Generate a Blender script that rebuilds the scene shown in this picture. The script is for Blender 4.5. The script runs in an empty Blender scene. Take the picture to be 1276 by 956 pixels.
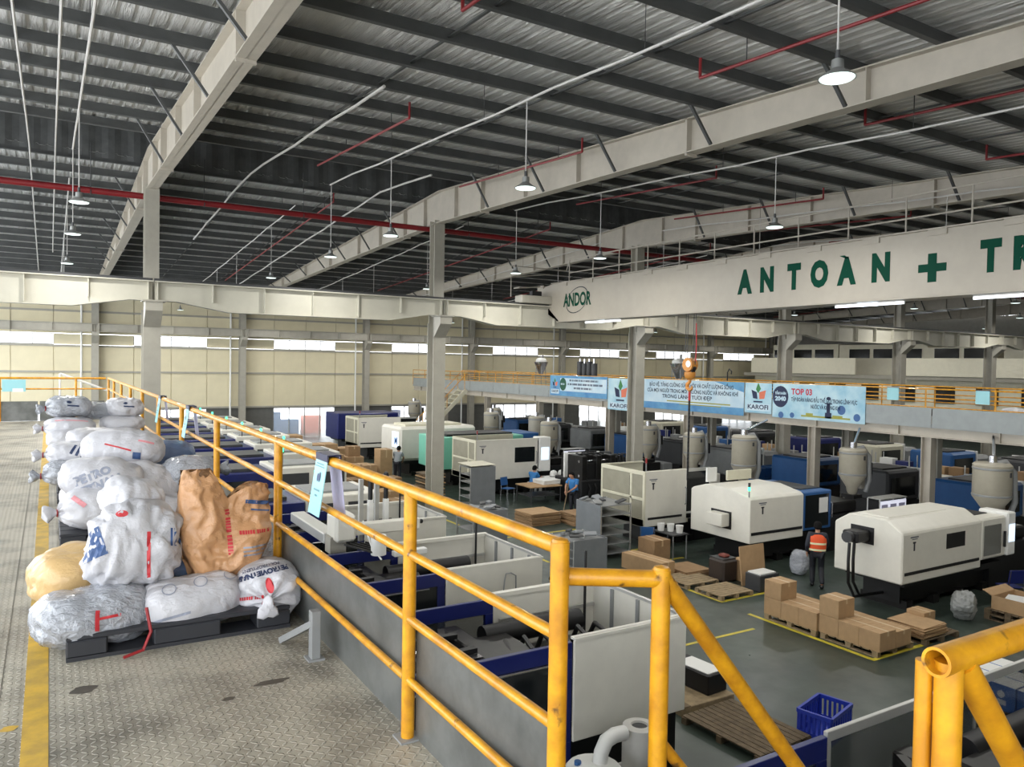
import bpy, bmesh, math, random
from mathutils import Vector, Matrix, noise
from mathutils.bvhtree import BVHTree

S = bpy.context.scene
COL = S.collection
PI = math.pi
random.seed(7)

# ---------------------------------------------------------------- camera
EYE, DECK, FPX, CXP, CYP = 5.63, 3.98, 955.0, 638.0, 478.0
RW = ((0.85588688, 0.00125164, 0.51716156), (-0.5168894, -0.03045795, 0.85551018), (0.01682247, -0.99953527, -0.0254216))
cam = bpy.data.objects.new('camera', bpy.data.cameras.new('camera')); COL.objects.link(cam)
cam.data.sensor_width = 36; cam.data.lens = FPX / 1276 * 36
cam.data.clip_start = .05; cam.data.clip_end = 400
m = Matrix.Identity(4)
for i in range(3):
    m[i][0] = RW[i][0]; m[i][1] = -RW[i][1]; m[i][2] = -RW[i][2]
m[2][3] = EYE
cam.matrix_world = m
S.camera = cam

# ---------------------------------------------------------------- sky and exposure
S.view_settings.view_transform = 'Standard'; S.view_settings.look = 'None'
S.view_settings.gamma = 1; S.view_settings.use_curve_mapping = False
S.view_settings.exposure = -0.55
w = bpy.data.worlds.new('overcast sky'); S.world = w; w.use_nodes = True
bg = w.node_tree.nodes['Background']; bg.inputs[0].default_value = (.93, .965, 1, 1); bg.inputs[1].default_value = 7.5

# pixel of the photograph -> point on a known plane
def ray(px, py):
    a, b = (px - CXP) / FPX, (py - CYP) / FPX
    return [r[0] * a + r[1] * b + r[2] for r in RW]
def WZ(px, py, z=0):
    d = ray(px, py); t = (z - EYE) / d[2]; return Vector((d[0] * t, d[1] * t, z))
def WX(px, py, x):
    d = ray(px, py); t = x / d[0]; return Vector((x, d[1] * t, EYE + d[2] * t))
def WY(px, py, y):
    d = ray(px, py); t = y / d[1]; return Vector((d[0] * t, y, EYE + d[2] * t))

# ---------------------------------------------------------------- materials
def lin(c):
    return tuple((v / 255 / 12.92 if v / 255 <= .04045 else ((v / 255 + .055) / 1.055) ** 2.4) for v in c) + (1,)
MATS = {}
def mat(name, rgb=(200, 200, 200), rough=.5, metal=0, var=.12, vscale=3, bump=0, bscale=40, rgb2=None, emit=0, alpha=1, trans=0, spec=.5, coat=0):
    """procedural surface: base colour broken up by noise, optional fine relief"""
    if name in MATS: return MATS[name]
    M = bpy.data.materials.new(name); M.use_nodes = True
    n = M.node_tree.nodes; l = M.node_tree.links
    b = n['Principled BSDF']
    b.inputs['Roughness'].default_value = rough; b.inputs['Metallic'].default_value = metal
    b.inputs['Specular IOR Level'].default_value = spec; b.inputs['Coat Weight'].default_value = coat
    b.inputs['Alpha'].default_value = alpha; b.inputs['Transmission Weight'].default_value = trans
    c = lin(rgb); c2 = lin(rgb2) if rgb2 else tuple(v * (1 - var) for v in c[:3]) + (1,)
    tc = n.new('ShaderNodeTexCoord'); nz = n.new('ShaderNodeTexNoise')
    nz.inputs['Scale'].default_value = vscale; nz.inputs['Detail'].default_value = 5; nz.inputs['Roughness'].default_value = .6
    l.new(tc.outputs['Object'], nz.inputs['Vector'])
    r = n.new('ShaderNodeValToRGB'); r.color_ramp.elements[0].position = .35; r.color_ramp.elements[1].position = .65
    r.color_ramp.elements[0].color = c2; r.color_ramp.elements[1].color = c
    l.new(nz.outputs['Fac'], r.inputs[0]); l.new(r.outputs[0], b.inputs['Base Color'])
    if bump:
        n2 = n.new('ShaderNodeTexNoise'); n2.inputs['Scale'].default_value = bscale; n2.inputs['Detail'].default_value = 4
        l.new(tc.outputs['Object'], n2.inputs['Vector'])
        bp = n.new('ShaderNodeBump'); bp.inputs['Strength'].default_value = bump; bp.inputs['Distance'].default_value = .02
        l.new(n2.outputs['Fac'], bp.inputs['Height']); l.new(bp.outputs[0], b.inputs['Normal'])
    if emit:
        b.inputs['Emission Color'].default_value = c; b.inputs['Emission Strength'].default_value = emit
    MATS[name] = M
    return M

# ---------------------------------------------------------------- mesh building
class MB:
    def __init__(s): s.v = []; s.f = []
    def add(s, vs, fs):
        o = len(s.v); s.v += [tuple(v) for v in vs]; s.f += [tuple(i + o for i in f) for f in fs]; return s
    def b(s, x0, x1, y0, y1, z0, z1):                      # box by its bounds
        return s.add([(x, y, z) for z in (z0, z1) for y in (y0, y1) for x in (x0, x1)],
                     [(0, 2, 3, 1), (4, 5, 7, 6), (0, 1, 5, 4), (2, 6, 7, 3), (0, 4, 6, 2), (1, 3, 7, 5)])
    def bc(s, c, d, rz=0, rx=0, ry=0):                     # box by centre, size, turn
        R = Matrix.Rotation(rz, 3, 'Z') @ Matrix.Rotation(ry, 3, 'Y') @ Matrix.Rotation(rx, 3, 'X')
        vs = [Vector(c) + R @ Vector((x * d[0] / 2, y * d[1] / 2, z * d[2] / 2)) for z in (-1, 1) for y in (-1, 1) for x in (-1, 1)]
        return s.add(vs, [(0, 2, 3, 1), (4, 5, 7, 6), (0, 1, 5, 4), (2, 6, 7, 3), (0, 4, 6, 2), (1, 3, 7, 5)])
    def c(s, p0, p1, r, n=10, r2=None):                    # cylinder or cone between two points
        p0 = Vector(p0); p1 = Vector(p1); r2 = r if r2 is None else r2
        d = (p1 - p0).normalized(); a = d.orthogonal().normalized(); e = d.cross(a)
        vs = []
        for p, q in ((p0, r), (p1, r2)):
            vs += [p + (a * math.cos(2 * PI * i / n) + e * math.sin(2 * PI * i / n)) * q for i in range(n)]
        return s.add(vs, [(i, (i + 1) % n, n + (i + 1) % n, n + i) for i in range(n)] + [tuple(range(n - 1, -1, -1)), tuple(range(n, 2 * n))])
    def bar(s, p0, p1, w, h):                              # square bar between two points
        p0 = Vector(p0); p1 = Vector(p1); d = (p1 - p0).normalized()
        up = Vector((0, 0, 1)) if abs(d.z) < .95 else Vector((0, 1, 0))
        a = d.cross(up).normalized(); e = a.cross(d)
        vs = [p + a * (i * w / 2) + e * (j * h / 2) for p in (p0, p1) for i, j in ((-1, -1), (1, -1), (1, 1), (-1, 1))]
        return s.add(vs, [(0, 1, 5, 4), (1, 2, 6, 5), (2, 3, 7, 6), (3, 0, 4, 7), (3, 2, 1, 0), (4, 5, 6, 7)])
    def tube(s, pts, r, n=8):                              # bent pipe
        pts = [Vector(p) for p in pts]; o = len(s.v); k = len(pts); a = None
        rr = r if isinstance(r, (list, tuple)) else [r] * k
        vs = []
        for i, p in enumerate(pts):
            d = (pts[min(i + 1, k - 1)] - pts[max(i - 1, 0)]).normalized()
            a = d.orthogonal().normalized() if a is None else (a - d * a.dot(d)).normalized()
            e = d.cross(a)
            vs += [p + (a * math.cos(2 * PI * j / n) + e * math.sin(2 * PI * j / n)) * rr[i] for j in range(n)]
        fs = [(i * n + j, i * n + (j + 1) % n, (i + 1) * n + (j + 1) % n, (i + 1) * n + j) for i in range(k - 1) for j in range(n)]
        return s.add(vs, fs + [tuple(range(n - 1, -1, -1)), tuple(range((k - 1) * n, k * n))])
    def lathe(s, prof, c=(0, 0, 0), n=20):                 # (radius, height) turned about z
        vs = [(c[0] + r * math.cos(2 * PI * j / n), c[1] + r * math.sin(2 * PI * j / n), c[2] + z) for r, z in prof for j in range(n)]
        k = len(prof)
        fs = [(i * n + j, i * n + (j + 1) % n, (i + 1) * n + (j + 1) % n, (i + 1) * n + j) for i in range(k - 1) for j in range(n)]
        return s.add(vs, fs + [tuple(range(n - 1, -1, -1)), tuple(range((k - 1) * n, k * n))])
    def prism(s, poly, axis, a0, a1):                      # outline pushed along an axis
        n = len(poly)
        def pt(u, w, t): return (t, u, w) if axis == 'x' else (u, t, w) if axis == 'y' else (u, w, t)
        vs = [pt(u, w, a0) for u, w in poly] + [pt(u, w, a1) for u, w in poly]
        return s.add(vs, [(i, (i + 1) % n, n + (i + 1) % n, n + i) for i in range(n)] + [tuple(range(n - 1, -1, -1)), tuple(range(n, 2 * n))])
    def me(s, name, M=None, smooth=False, bev=0, off=(0, 0, 0)):
        me = bpy.data.meshes.new(name)
        me.from_pydata([(v[0] - off[0], v[1] - off[1], v[2] - off[2]) for v in s.v], [], s.f)
        bm = bmesh.new(); bm.from_mesh(me)
        bmesh.ops.recalc_face_normals(bm, faces=bm.faces)
        if bev: bmesh.ops.bevel(bm, geom=bm.edges[:], offset=bev, segments=1, affect='EDGES', clamp_overlap=True)
        bm.to_mesh(me); bm.free()
        if smooth:
            for p in me.polygons: p.use_smooth = True
            if smooth != 'all': me.set_sharp_from_angle(angle=math.radians(40))
        if M: me.materials.append(M)
        return me
    def o(s, name, M, parent=None, smooth=False, bev=0, loc=None, label=None, kind=None):
        ob = bpy.data.objects.new(name, s.me(name, M, smooth, bev)); COL.objects.link(ob)
        if loc is not None: ob.location = loc
        if parent: ob.parent = parent
        if label: ob['label'] = label
        if kind: ob['kind'] = kind
        return ob

def B(*a): return MB().b(*a)
def tag(o, label, cat, group=None, kind=None):
    o['label'] = label
    if cat: o['category'] = cat
    if group: o['group'] = group
    if kind: o['kind'] = kind
    return o
def struct(o): o['kind'] = 'structure'; return o
def thing(name, label, cat, loc=(0, 0, 0), rz=0, group=None):
    o = bpy.data.objects.new(name, None); COL.objects.link(o); o.empty_display_size = .1
    o.location = loc; o.rotation_euler = (0, 0, rz)
    return tag(o, label, cat, group)
def dup(root, loc, rz=None, label=None, group=None):
    r = root.copy(); COL.objects.link(r); r.location = loc
    if rz is not None: r.rotation_euler = (0, 0, rz)
    if label: r['label'] = label
    if group: r['group'] = group
    for ch in list(root.children):
        c = ch.copy(); COL.objects.link(c); c.parent = r
        for g in ch.children:
            d = g.copy(); COL.objects.link(d); d.parent = c
    return r
def inst(me, name, loc, parent=None, rz=0, sc=None):
    o = bpy.data.objects.new(name, me); COL.objects.link(o); o.location = loc; o.rotation_euler = (0, 0, rz)
    if sc: o.scale = sc
    if parent: o.parent = parent
    return o
def text_geo(s, size=1, bold=0, align='CENTER', space=1):
    """flat triangles of a line of lettering, as (points, faces)"""
    cu = bpy.data.curves.new('t', 'FONT'); cu.body = s; cu.size = size; cu.offset = bold; cu.align_x = align; cu.align_y = 'CENTER'
    cu.space_character = space; cu.resolution_u = 3
    ob = bpy.data.objects.new('t', cu); COL.objects.link(ob)
    bpy.context.view_layer.update()
    me = bpy.data.meshes.new_from_object(ob.evaluated_get(bpy.context.evaluated_depsgraph_get()))
    vs = [(v.co.x, v.co.y) for v in me.vertices]; fs = [tuple(p.vertices) for p in me.polygons]
    bpy.data.objects.remove(ob); bpy.data.curves.remove(cu); bpy.data.meshes.remove(me)
    return vs, fs
def flat(items, o, ux, uy):
    """put flat (points, faces) artwork on the plane o + x*ux + y*uy"""
    mb = MB(); o = Vector(o); ux = Vector(ux); uy = Vector(uy)
    for vs, fs in items: mb.add([o + ux * x + uy * y for x, y in vs], fs)
    return mb
def rect(x0, x1, y0, y1): return [(x0, y0), (x1, y0), (x1, y1), (x0, y1)], [(0, 1, 2, 3)]
def shift(g, dx, dy, sx=1, sy=1): return [(x * sx + dx, y * sy + dy) for x, y in g[0]], g[1]
def disc(x, y, rx, ry=None, n=24):
    ry = ry or rx
    return [(x + rx * math.cos(2 * PI * i / n), y + ry * math.sin(2 * PI * i / n)) for i in range(n)], [tuple(range(n))]
def ring(x, y, rx, ry, w, n=32, skew=0):
    vs = [(x + (rx - k * w) * math.cos(2 * PI * i / n) + skew * (ry - k * w) * math.sin(2 * PI * i / n), y + (ry - k * w) * math.sin(2 * PI * i / n)) for k in (0, 1) for i in range(n)]
    return vs, [(i, (i + 1) % n, n + (i + 1) % n, n + i) for i in range(n)]

def blur_words(cx, cy, w, h, seed=1):
    """a line of print too small to read: letter-sized dabs in word-sized runs"""
    r = random.Random(seed); x = -w / 2; vs = []; fs = []
    while x < w / 2 - h * .5:
        for k in range(r.randint(2, 6)):
            if x > w / 2 - h * .5: break
            a = h * r.uniform(.4, .65); o = len(vs); vs += [(cx + x, cy - h / 2), (cx + x + a, cy - h / 2), (cx + x + a, cy + h / 2), (cx + x, cy + h / 2)]; fs.append((o, o + 1, o + 2, o + 3)); x += a + h * .16
        x += h * .45
    return vs, fs

# shared paints
WHITE = mat('machine_white_paint', (222, 219, 208), .38, var=.06)
CREAM = mat('cream_paint', (212, 208, 186), .4, var=.07)
STEEL = mat('painted_steel_grey', (168, 164, 152), .5, var=.1)
STEELW = mat('painted_steel_pale', (178, 171, 158), .5, var=.1)
GREY = mat('grey_sheet', (140, 142, 142), .45, var=.18, vscale=2)
DGREY = mat('dark_grey', (62, 63, 65), .5)
BLACK = mat('black_parts', (20, 20, 22), .5, var=.3)
MACH = mat('oily_machine_iron', (44, 43, 42), .35, metal=.5, var=.4)
NAVY = mat('navy_paint', (24, 34, 98), .35, var=.1)
BLUE = mat('blue_paint', (42, 92, 150), .4, var=.12)
YELLOW = mat('yellow_rail_paint', (222, 160, 24), .4, var=.25, vscale=9, rgb2=(184, 124, 20), coat=.2)
CHROME = mat('chrome', (200, 200, 205), .2, metal=1, var=.05)
GLASS = mat('tinted_glass', (26, 30, 32), .12, var=.1)
SMOKE = mat('smoky_window', (70, 74, 74), .15, var=.1, alpha=.55)
RED = mat('red_pipe_paint', (128, 24, 30), .45, var=.2)
CARD = mat('corrugated_card', (178, 146, 108), .8, var=.12, vscale=6)
CARD2 = mat('corrugated_card_dark', (150, 120, 86), .8, var=.15, vscale=6)
WOOD = mat('pallet_wood', (160, 140, 108), .8, var=.35, vscale=8, bump=.1)
WOODD = mat('pallet_wood_old', (112, 96, 74), .85, var=.4, vscale=8, bump=.1)
PLASTIC = mat('white_plastic', (232, 232, 228), .4, var=.04)
GREEN = mat('dark_green_letter', (2, 62, 46), .6, var=.05, spec=.1)
# scuffs through the yellow rail paint
n = YELLOW.node_tree.nodes; l = YELLOW.node_tree.links; b = n['Principled BSDF']
nz = n.new('ShaderNodeTexNoise'); nz.inputs['Scale'].default_value = 13; nz.inputs['Detail'].default_value = 6; l.new(n['Texture Coordinate'].outputs['Object'], nz.inputs['Vector'])
rp = n.new('ShaderNodeValToRGB'); rp.color_ramp.elements[0].position = .66; rp.color_ramp.elements[1].position = .72; l.new(nz.outputs['Fac'], rp.inputs[0])
mx = n.new('ShaderNodeMix'); mx.data_type = 'RGBA'; l.new(rp.outputs[0], mx.inputs['Factor']); l.new(n['Color Ramp'].outputs[0], mx.inputs[6]); mx.inputs[7].default_value = lin((104, 70, 26)); l.new(mx.outputs[2], b.inputs['Base Color'])
# ================================================================ the hall
FX = [2.5 + 9 * n for n in range(-1, 9)]                  # frame lines
YC, YF, YN = 23.84, 55.7, -8.0                            # middle column row, far wall, near eaves
XL, XR = -6.5, 74.5
def rt(y): return 11.5 - .058 * abs(y - YC)               # top of the rafters
def rb(y): return 10.42 - .0275 * abs(y - YC)             # underside of the rafters

# floor: worn dark green epoxy
FL = mat('green_epoxy_floor', (64, 75, 67), .28, var=.3, vscale=.6, rgb2=(48, 58, 52))
nt = FL.node_tree
n2 = nt.nodes.new('ShaderNodeTexNoise'); n2.inputs['Scale'].default_value = 2.5; n2.inputs['Detail'].default_value = 8
mr = nt.nodes.new('ShaderNodeMapRange'); mr.inputs['To Min'].default_value = .2; mr.inputs['To Max'].default_value = .5
nt.links.new(nt.nodes['Texture Coordinate'].outputs['Object'], n2.inputs['Vector']); nt.links.new(n2.outputs['Fac'], mr.inputs['Value']); nt.links.new(mr.outputs[0], nt.nodes['Principled BSDF'].inputs['Roughness'])
floor = struct(B(XL - 4, XR + 4, YN - 4, YF + 6, -.2, 0).o('floor', FL))
LINE = mat('yellow_floor_paint', (206, 190, 60), .5, var=.25, vscale=5)
def mark(*pts, w=.1):
    mb = MB()
    for a, b in zip(pts[:-1], pts[1:]):
        if abs(a[0] - b[0]) > abs(a[1] - b[1]): mb.b(min(a[0], b[0]) - w / 2, max(a[0], b[0]) + w / 2, a[1] - w / 2, a[1] + w / 2, 0, .004)
        else: mb.b(a[0] - w / 2, a[0] + w / 2, min(a[1], b[1]) - w / 2, max(a[1], b[1]) + w / 2, 0, .0045)
    mb.o('floor_marking', LINE, floor)
mark((15.6, 8.95), (13.72, 8.95), (13.72, 12.0)); mark((15.4, 13.0), (13.85, 13.0), (13.85, 16.6), (16, 16.6))
mark((9.0, 5.0), (9.0, 11.3)); mark((9.0, 11.3), (13, 11.3), w=.08); mark((12.2, 18.0), (12.2, 34)); mark((8.9, 13), (8.9, 40))
mark((12.4, 18.0), (16.5, 18.0)); mark((12.3, 21.2), (19, 21.2))

# far wall: grey plinth, cream cladding panels in rails, two window strips in each bay
PANEL = mat('cream_cladding', (224, 214, 182), .55, var=.1, vscale=.7)
PLINTH = mat('grey_plinth', (104, 104, 100), .7, var=.15)
FRAMEM = mat('window_frame_grey', (150, 150, 145), .5)
PANE = mat('window_pane', (240, 244, 248), .3, alpha=.28, var=.03)
wall = struct(MB().b(XL, XR, YF + .06, YF + .12, 7.1, 9.75).b(XL, XR, YF + .02, YF + .12, 2.25, 6.38).o('wall_far', PANEL))
rows = ((2.28, 4.68), (4.68, 6.38), (6.38, 7.08), (7.08, 8.5), (8.5, 9.7))
pm = [MB().b(-1.105, 1.105, 0, .06, .015, z1 - z0 - .015).me('panel', PANEL, bev=.008) for z0, z1 in rows]
pl = B(-2.25, 2.25, 0, .2, 0, 2.25).me('plinth', PLINTH)
plh = B(0, 2.25, 0, .2, 0, 2.25).me('plinth', PLINTH)
wn = 0
winf = MB().b(-2.25, 2.25, 0, .08, 0, .05).b(-2.25, 2.25, 0, .08, .65, .7)
for k in range(5): winf.b(-2.25 + k * 1.125 - .025, -2.25 + k * 1.125 + .025, 0, .08, .05, .65)
winf = winf.me('window_frame', FRAMEM)
lowf = MB().b(-2.25, 2.25, 0, .1, 2.17, 2.25)
for k in range(5): lowf.b(-2.25 + k * 1.125 - .03, -2.25 + k * 1.125 + .03, 0, .1, 0, 2.17)
lowf = lowf.me('window_frame', FRAMEM)
pu = B(-.53, .53, .02, .035, .05, .65).me('pane', PANE); pw = B(-.53, .53, .04, .055, .02, 2.17).me('pane', PANE)
for x in FX[:-1]:
    for k in range(4):
        for r, (z0, z1) in enumerate(rows):
            if r == 2 and k in (1, 2): continue
            inst(pm[r], 'panel', (x + 1.125 + 2.25 * k, YF - .04, z0), wall)
    inst(plh, 'plinth', (x, YF, 0), wall); inst(plh, 'plinth', (x + 6.75, YF, 0), wall)
    for me, pme, z in ((winf, pu, 6.38), (lowf, pw, 0)):
        wn += 1
        wo = struct(inst(me, 'window_%d' % wn, (x + 4.5, YF, z)))
        for k in range(4): inst(pme, 'pane', (-1.6875 + 1.125 * k, 0, 0), wo)
for z in (2.3, 4.68, 6.32, 8.5): B(XL, XR, YF - .12, YF - .04, z - .06, z + .06).o('girt', STEEL, wall)
B(XL, XR, YF - .06, YF + .3, 9.7, 9.9).o('eaves_trim', STEEL, wall)

# right-hand end: gallery offices behind pale parapets
OFF = mat('office_panel_white', (236, 231, 210), .5, var=.05)
wr = struct(B(66, 66.2, YN, YF, 0, 10.2).o('wall_right', mat('right_wall_grey', (150, 148, 142), .6)))
for y0, y1 in ((41.5, 53), (24, 37.2)):
    B(59.8, 60, y0, y1, 5.2, 6.65).o('parapet_panel', OFF, wr, bev=.02)
for y0, y1, z1 in ((45.5, 53, 8.0), (37, 45.4, 7.9), (31.5, 37, 7.6), (22, 31, 7.8)):
    o = B(63, 66, y0, y1, 5.2, z1).o('office_room', OFF, wr)
    for k in range(int((y1 - y0) / 2.4)): B(62.94, 63, y0 + .5 + k * 2.4, y0 + 2.5 + k * 2.4, 6.7, 7.5).o('office_window', GLASS, wr)
B(59.9, 66, YN, 54, 4.9, 5.2).o('gallery_slab', STEEL, wr); B(60.4, 60.5, 12, 53, 2.6, 4.9).o('partition', OFF, wr)
for k in range(12): B(60.3, 60.4, 14 + 3.2 * k, 15.6 + 3.2 * k, 3.1, 4.4).o('partition_window', GLASS, wr)

# unseen near wall, added to block daylight from the roof; platform end open
wnr = struct(B(1.0, XR, YN - .1, YN, 0, 10.0).o('wall_near_light_block', PANEL))
for z in (2.3, 4.68, 6.4, 8.5): B(1.0, XR, YN, YN + .08, z - .06, z + .06).o('girt', STEEL, wnr)

# roof: foil-faced profiled sheets on galvanised purlins
FOIL = bpy.data.materials.new('roof_foil'); FOIL.use_nodes = True
n = FOIL.node_tree.nodes; l = FOIL.node_tree.links; b = n['Principled BSDF']
b.inputs['Metallic'].default_value = 1; b.inputs['Base Color'].default_value = lin((214, 212, 206)); b.inputs['Roughness'].default_value = .4
tc = n.new('ShaderNodeTexCoord'); mp = n.new('ShaderNodeMapping'); mp.inputs['Scale'].default_value = (5, .5, 1)
nz = n.new('ShaderNodeTexNoise'); nz.inputs['Scale'].default_value = 2.2; nz.inputs['Detail'].default_value = 6; nz.inputs['Roughness'].default_value = .65
bp = n.new('ShaderNodeBump'); bp.inputs['Strength'].default_value = 1; bp.inputs['Distance'].default_value = .14
l.new(tc.outputs['Object'], mp.inputs['Vector']); l.new(mp.outputs[0], nz.inputs['Vector']); l.new(nz.outputs['Fac'], bp.inputs['Height']); l.new(bp.outputs[0], b.inputs['Normal'])
b.inputs['Roughness'].default_value = .17
b2 = n.new('ShaderNodeBsdfPrincipled'); b2.inputs['Metallic'].default_value = .5; b2.inputs['Roughness'].default_value = .5; b2.inputs['Base Color'].default_value = lin((248, 248, 246)); l.new(bp.outputs[0], b2.inputs['Normal'])
ms = n.new('ShaderNodeMixShader'); ms.inputs[0].default_value = .52
n3 = n.new('ShaderNodeTexNoise'); n3.inputs['Scale'].default_value = 3.5; n3.inputs['Detail'].default_value = 5; mp3 = n.new('ShaderNodeMapping'); mp3.inputs['Scale'].default_value = (9, .8, 1)
l.new(tc.outputs['Object'], mp3.inputs['Vector']); l.new(mp3.outputs[0], n3.inputs['Vector'])
bp3 = n.new('ShaderNodeBump'); bp3.inputs['Strength'].default_value = 1; bp3.inputs['Distance'].default_value = .1; l.new(n3.outputs['Fac'], bp3.inputs['Height']); l.new(bp3.outputs[0], b.inputs['Normal'])
l.new(b.outputs[0], ms.inputs[1]); l.new(b2.outputs[0], ms.inputs[2]); l.new(ms.outputs[0], n['Material Output'].inputs[0])
GALV = mat('galvanised_purlin', (82, 84, 84), .55, metal=.2, var=.25, vscale=1.5)
VENT = mat('ridge_vent_sheet', (84, 86, 86), .6, var=.3)
ceil = thing('ceiling', 'foil faced corrugated roof on grey steel purlins', None); ceil['kind'] = 'structure'
YV0, YV1 = 22.0, 25.7
def sheet(x0, x1, y0, y1):
    mb = MB(); xs = []; x = x0
    while x < x1 - .01:
        xs += [(x, 0), (x + .15, 0), (x + .18, .035), (x + .22, .035)]; x += .25
    xs.append((x1, 0)); ys = [y0 + (y1 - y0) * i / 6 for i in range(7)]
    vs = [(x, y, rt(y) + .235 + dz) for y in ys for x, dz in xs]; k = len(xs)
    mb.add(vs, [(i * k + j, i * k + j + 1, (i + 1) * k + j + 1, (i + 1) * k + j) for i in range(6) for j in range(k - 1)])
    mb.o('roof_sheet', FOIL, ceil)
for x in FX[:-1]:
    sheet(x, x + 9, YN, YV0); sheet(x, x + 9, YV1, YF + .4)
for y in (YV0, YV1):
    zig = [(XL + .17 * k, y + (.035 if k % 4 in (1, 2) else 0)) for k in range(int((XR - XL) / .17))]
    MB().add([(x, q, z) for z in (rt(y) + .1, rt(y) + 1.25) for x, q in zig], [(i, i + 1, len(zig) + i + 1, len(zig) + i) for i in range(len(zig) - 1)]).o('vent_cheek', VENT, ceil)
B(XL, XR, YV0 - .5, YV1 + .5, 12.7, 12.75).o('vent_cap', VENT, ceil)
PY = [YV0 - .12 - 1.52 * k for k in range(20)] + [YV1 + .12 + 1.52 * k for k in range(20)]
for y in PY:
    z = rt(y); s = .1
    MB().prism([(y - s, z + .03), (y - s, z), (y, z), (y, z + .22), (y + s, z + .22), (y + s, z + .232), (y - .012, z + .232), (y - .012, z + .012), (y - s + .012, z + .012), (y - s + .012, z + .03)], 'x', XL, XR).o('purlin', GALV, ceil)
for x in FX[:-1]:
    for dx in (3, 6):
        for y0, y1 in ((PY[19], YV0), (YV1, PY[39])):
            MB().bar((x + dx, y0, rt(y0) + .1), (x + dx, y1, rt(y1) + .1), .05, .03).o('sag_rod', GALV, ceil)
def hpost(mb, x, y, z0, z1, w=.42, d=.5, t=.03):           # H section upright, web in the YZ plane
    return mb.b(x - w / 2, x + w / 2, y - d / 2, y - d / 2 + t, z0, z1).b(x - w / 2, x + w / 2, y + d / 2 - t, y + d / 2, z0, z1).b(x - t / 2, x + t / 2, y - d / 2 + t, y + d / 2 - t, z0, z1)

# rafters with their fly braces and splice plates
for i, x in enumerate(FX):
    r = thing('roof_rafter', 'pale tapered steel I-beam rafter under the foil roof', 'beam', (x, YC, rt(YC)), group='roof rafters on the frame lines')
    for s0, e in ((-1, YN), (1, YF)):
        mb = MB(); ys = [YC + (e - YC) * k / 8 for k in range(9)]
        web = [(y - YC, rt(y) - rt(YC)) for y in ys]; low = [(y - YC, rb(y) - rt(YC)) for y in reversed(ys)]
        mb.prism(web + low, 'x', -.012, .012)
        for f, w in ((rt, 0), (rb, .025)):
            a, c = (ys[0] - YC, f(ys[0]) - rt(YC)), (ys[-1] - YC, f(ys[-1]) - rt(YC))
            mb.prism([(a[0], a[1] - .025 + w), (c[0], c[1] - .025 + w), (c[0], c[1] + w), (a[0], a[1] + w)], 'x', -.15, .15)
        for y in [YC + s0 * d for d in (3.0, 11.9, 20.5)]:
            mb.b(-.15, .15, y - YC - .025, y - YC + .025, rb(y) - rt(YC) - .06, rt(y) - rt(YC))
        for d in (1.2, 5.5, 8, 16): mb.b(-.14, .14, s0 * d - .008, s0 * d + .008, rb(YC + s0 * d) - rt(YC), rt(YC + s0 * d) - rt(YC))
        mb.o('rafter_half', STEELW, r)
    for y in PY[1::2][:8] + PY[21::2][:8]:
        if abs(y - YC) < 3: continue
        MB().bar((-.14, y - YC, rb(y) - rt(YC) + .03), (-.75, y - YC, rt(y) - rt(YC) + .06), .06, .05).o('fly_brace', GALV, r)

# middle row: columns with corbels, runway beams
for i, x in enumerate(FX[1:]):
    c = thing('crane_column', 'pale grey steel column with bracket under the runway beam', 'column', (x, YC + .3, 0), group='columns along the crane runway')
    hpost(MB(), 0, 0, 0, 7.0, .46, .5, .035).o('lower_shaft', STEEL, c)
    hpost(MB(), 0, .05, 7.0, rb(YC) + .1, .38, .4, .03).o('upper_shaft', STEEL, c)
    MB().prism([(-.75, 7.2), (-.75, 6.95), (-.25, 6.5), (-.25, 7.2)], 'x', -.22, .22).o('corbel', STEEL, c)
    B(-.3, .3, -.35, .35, 0, .04).o('base_plate', STEEL, c); B(-.3, .3, -.8, -.2, 7.2, 7.24).o('bearing_plate', STEEL, c)
RWM = mat('runway_paint', (190, 187, 173), .5, var=.06)
for x in FX[:-1]:
    r = thing('crane_runway_beam', 'long pale fish-bellied crane runway beam on the column brackets', 'beam', (x, YC - .22, 7.24), group='crane runway beams')
    MB().prism([(.03, 0), (.6, 0), (2, -.24), (7, -.24), (8.4, 0), (8.97, 0), (8.97, .52), (.03, .52)], 'y', -.012, .012).o('web', RWM, r)
    MB().b(.02, 8.98, -.2, .2, .51, .54).o('top_flange', RWM, r)
    mb = MB()
    for a, c in (((.03, 0), (.6, 0)), ((.6, 0), (2, -.24)), ((2, -.24), (7, -.24)), ((7, -.24), (8.4, 0)), ((8.4, 0), (8.97, 0))): mb.bar((a[0], 0, a[1]), (c[0], 0, c[1]), .34, .024)
    mb.o('bottom_flange', RWM, r)
    for k in range(7): B(.1 + 1.46 * k - .01, .1 + 1.46 * k + .01, -.16, .16, -.2 if 1 < k < 5 else 0.01, .51).o('stiffener', RWM, r)
    B(.02, 8.98, -.035, .035, .54, .62).o('crane_rail', DGREY, r)
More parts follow.
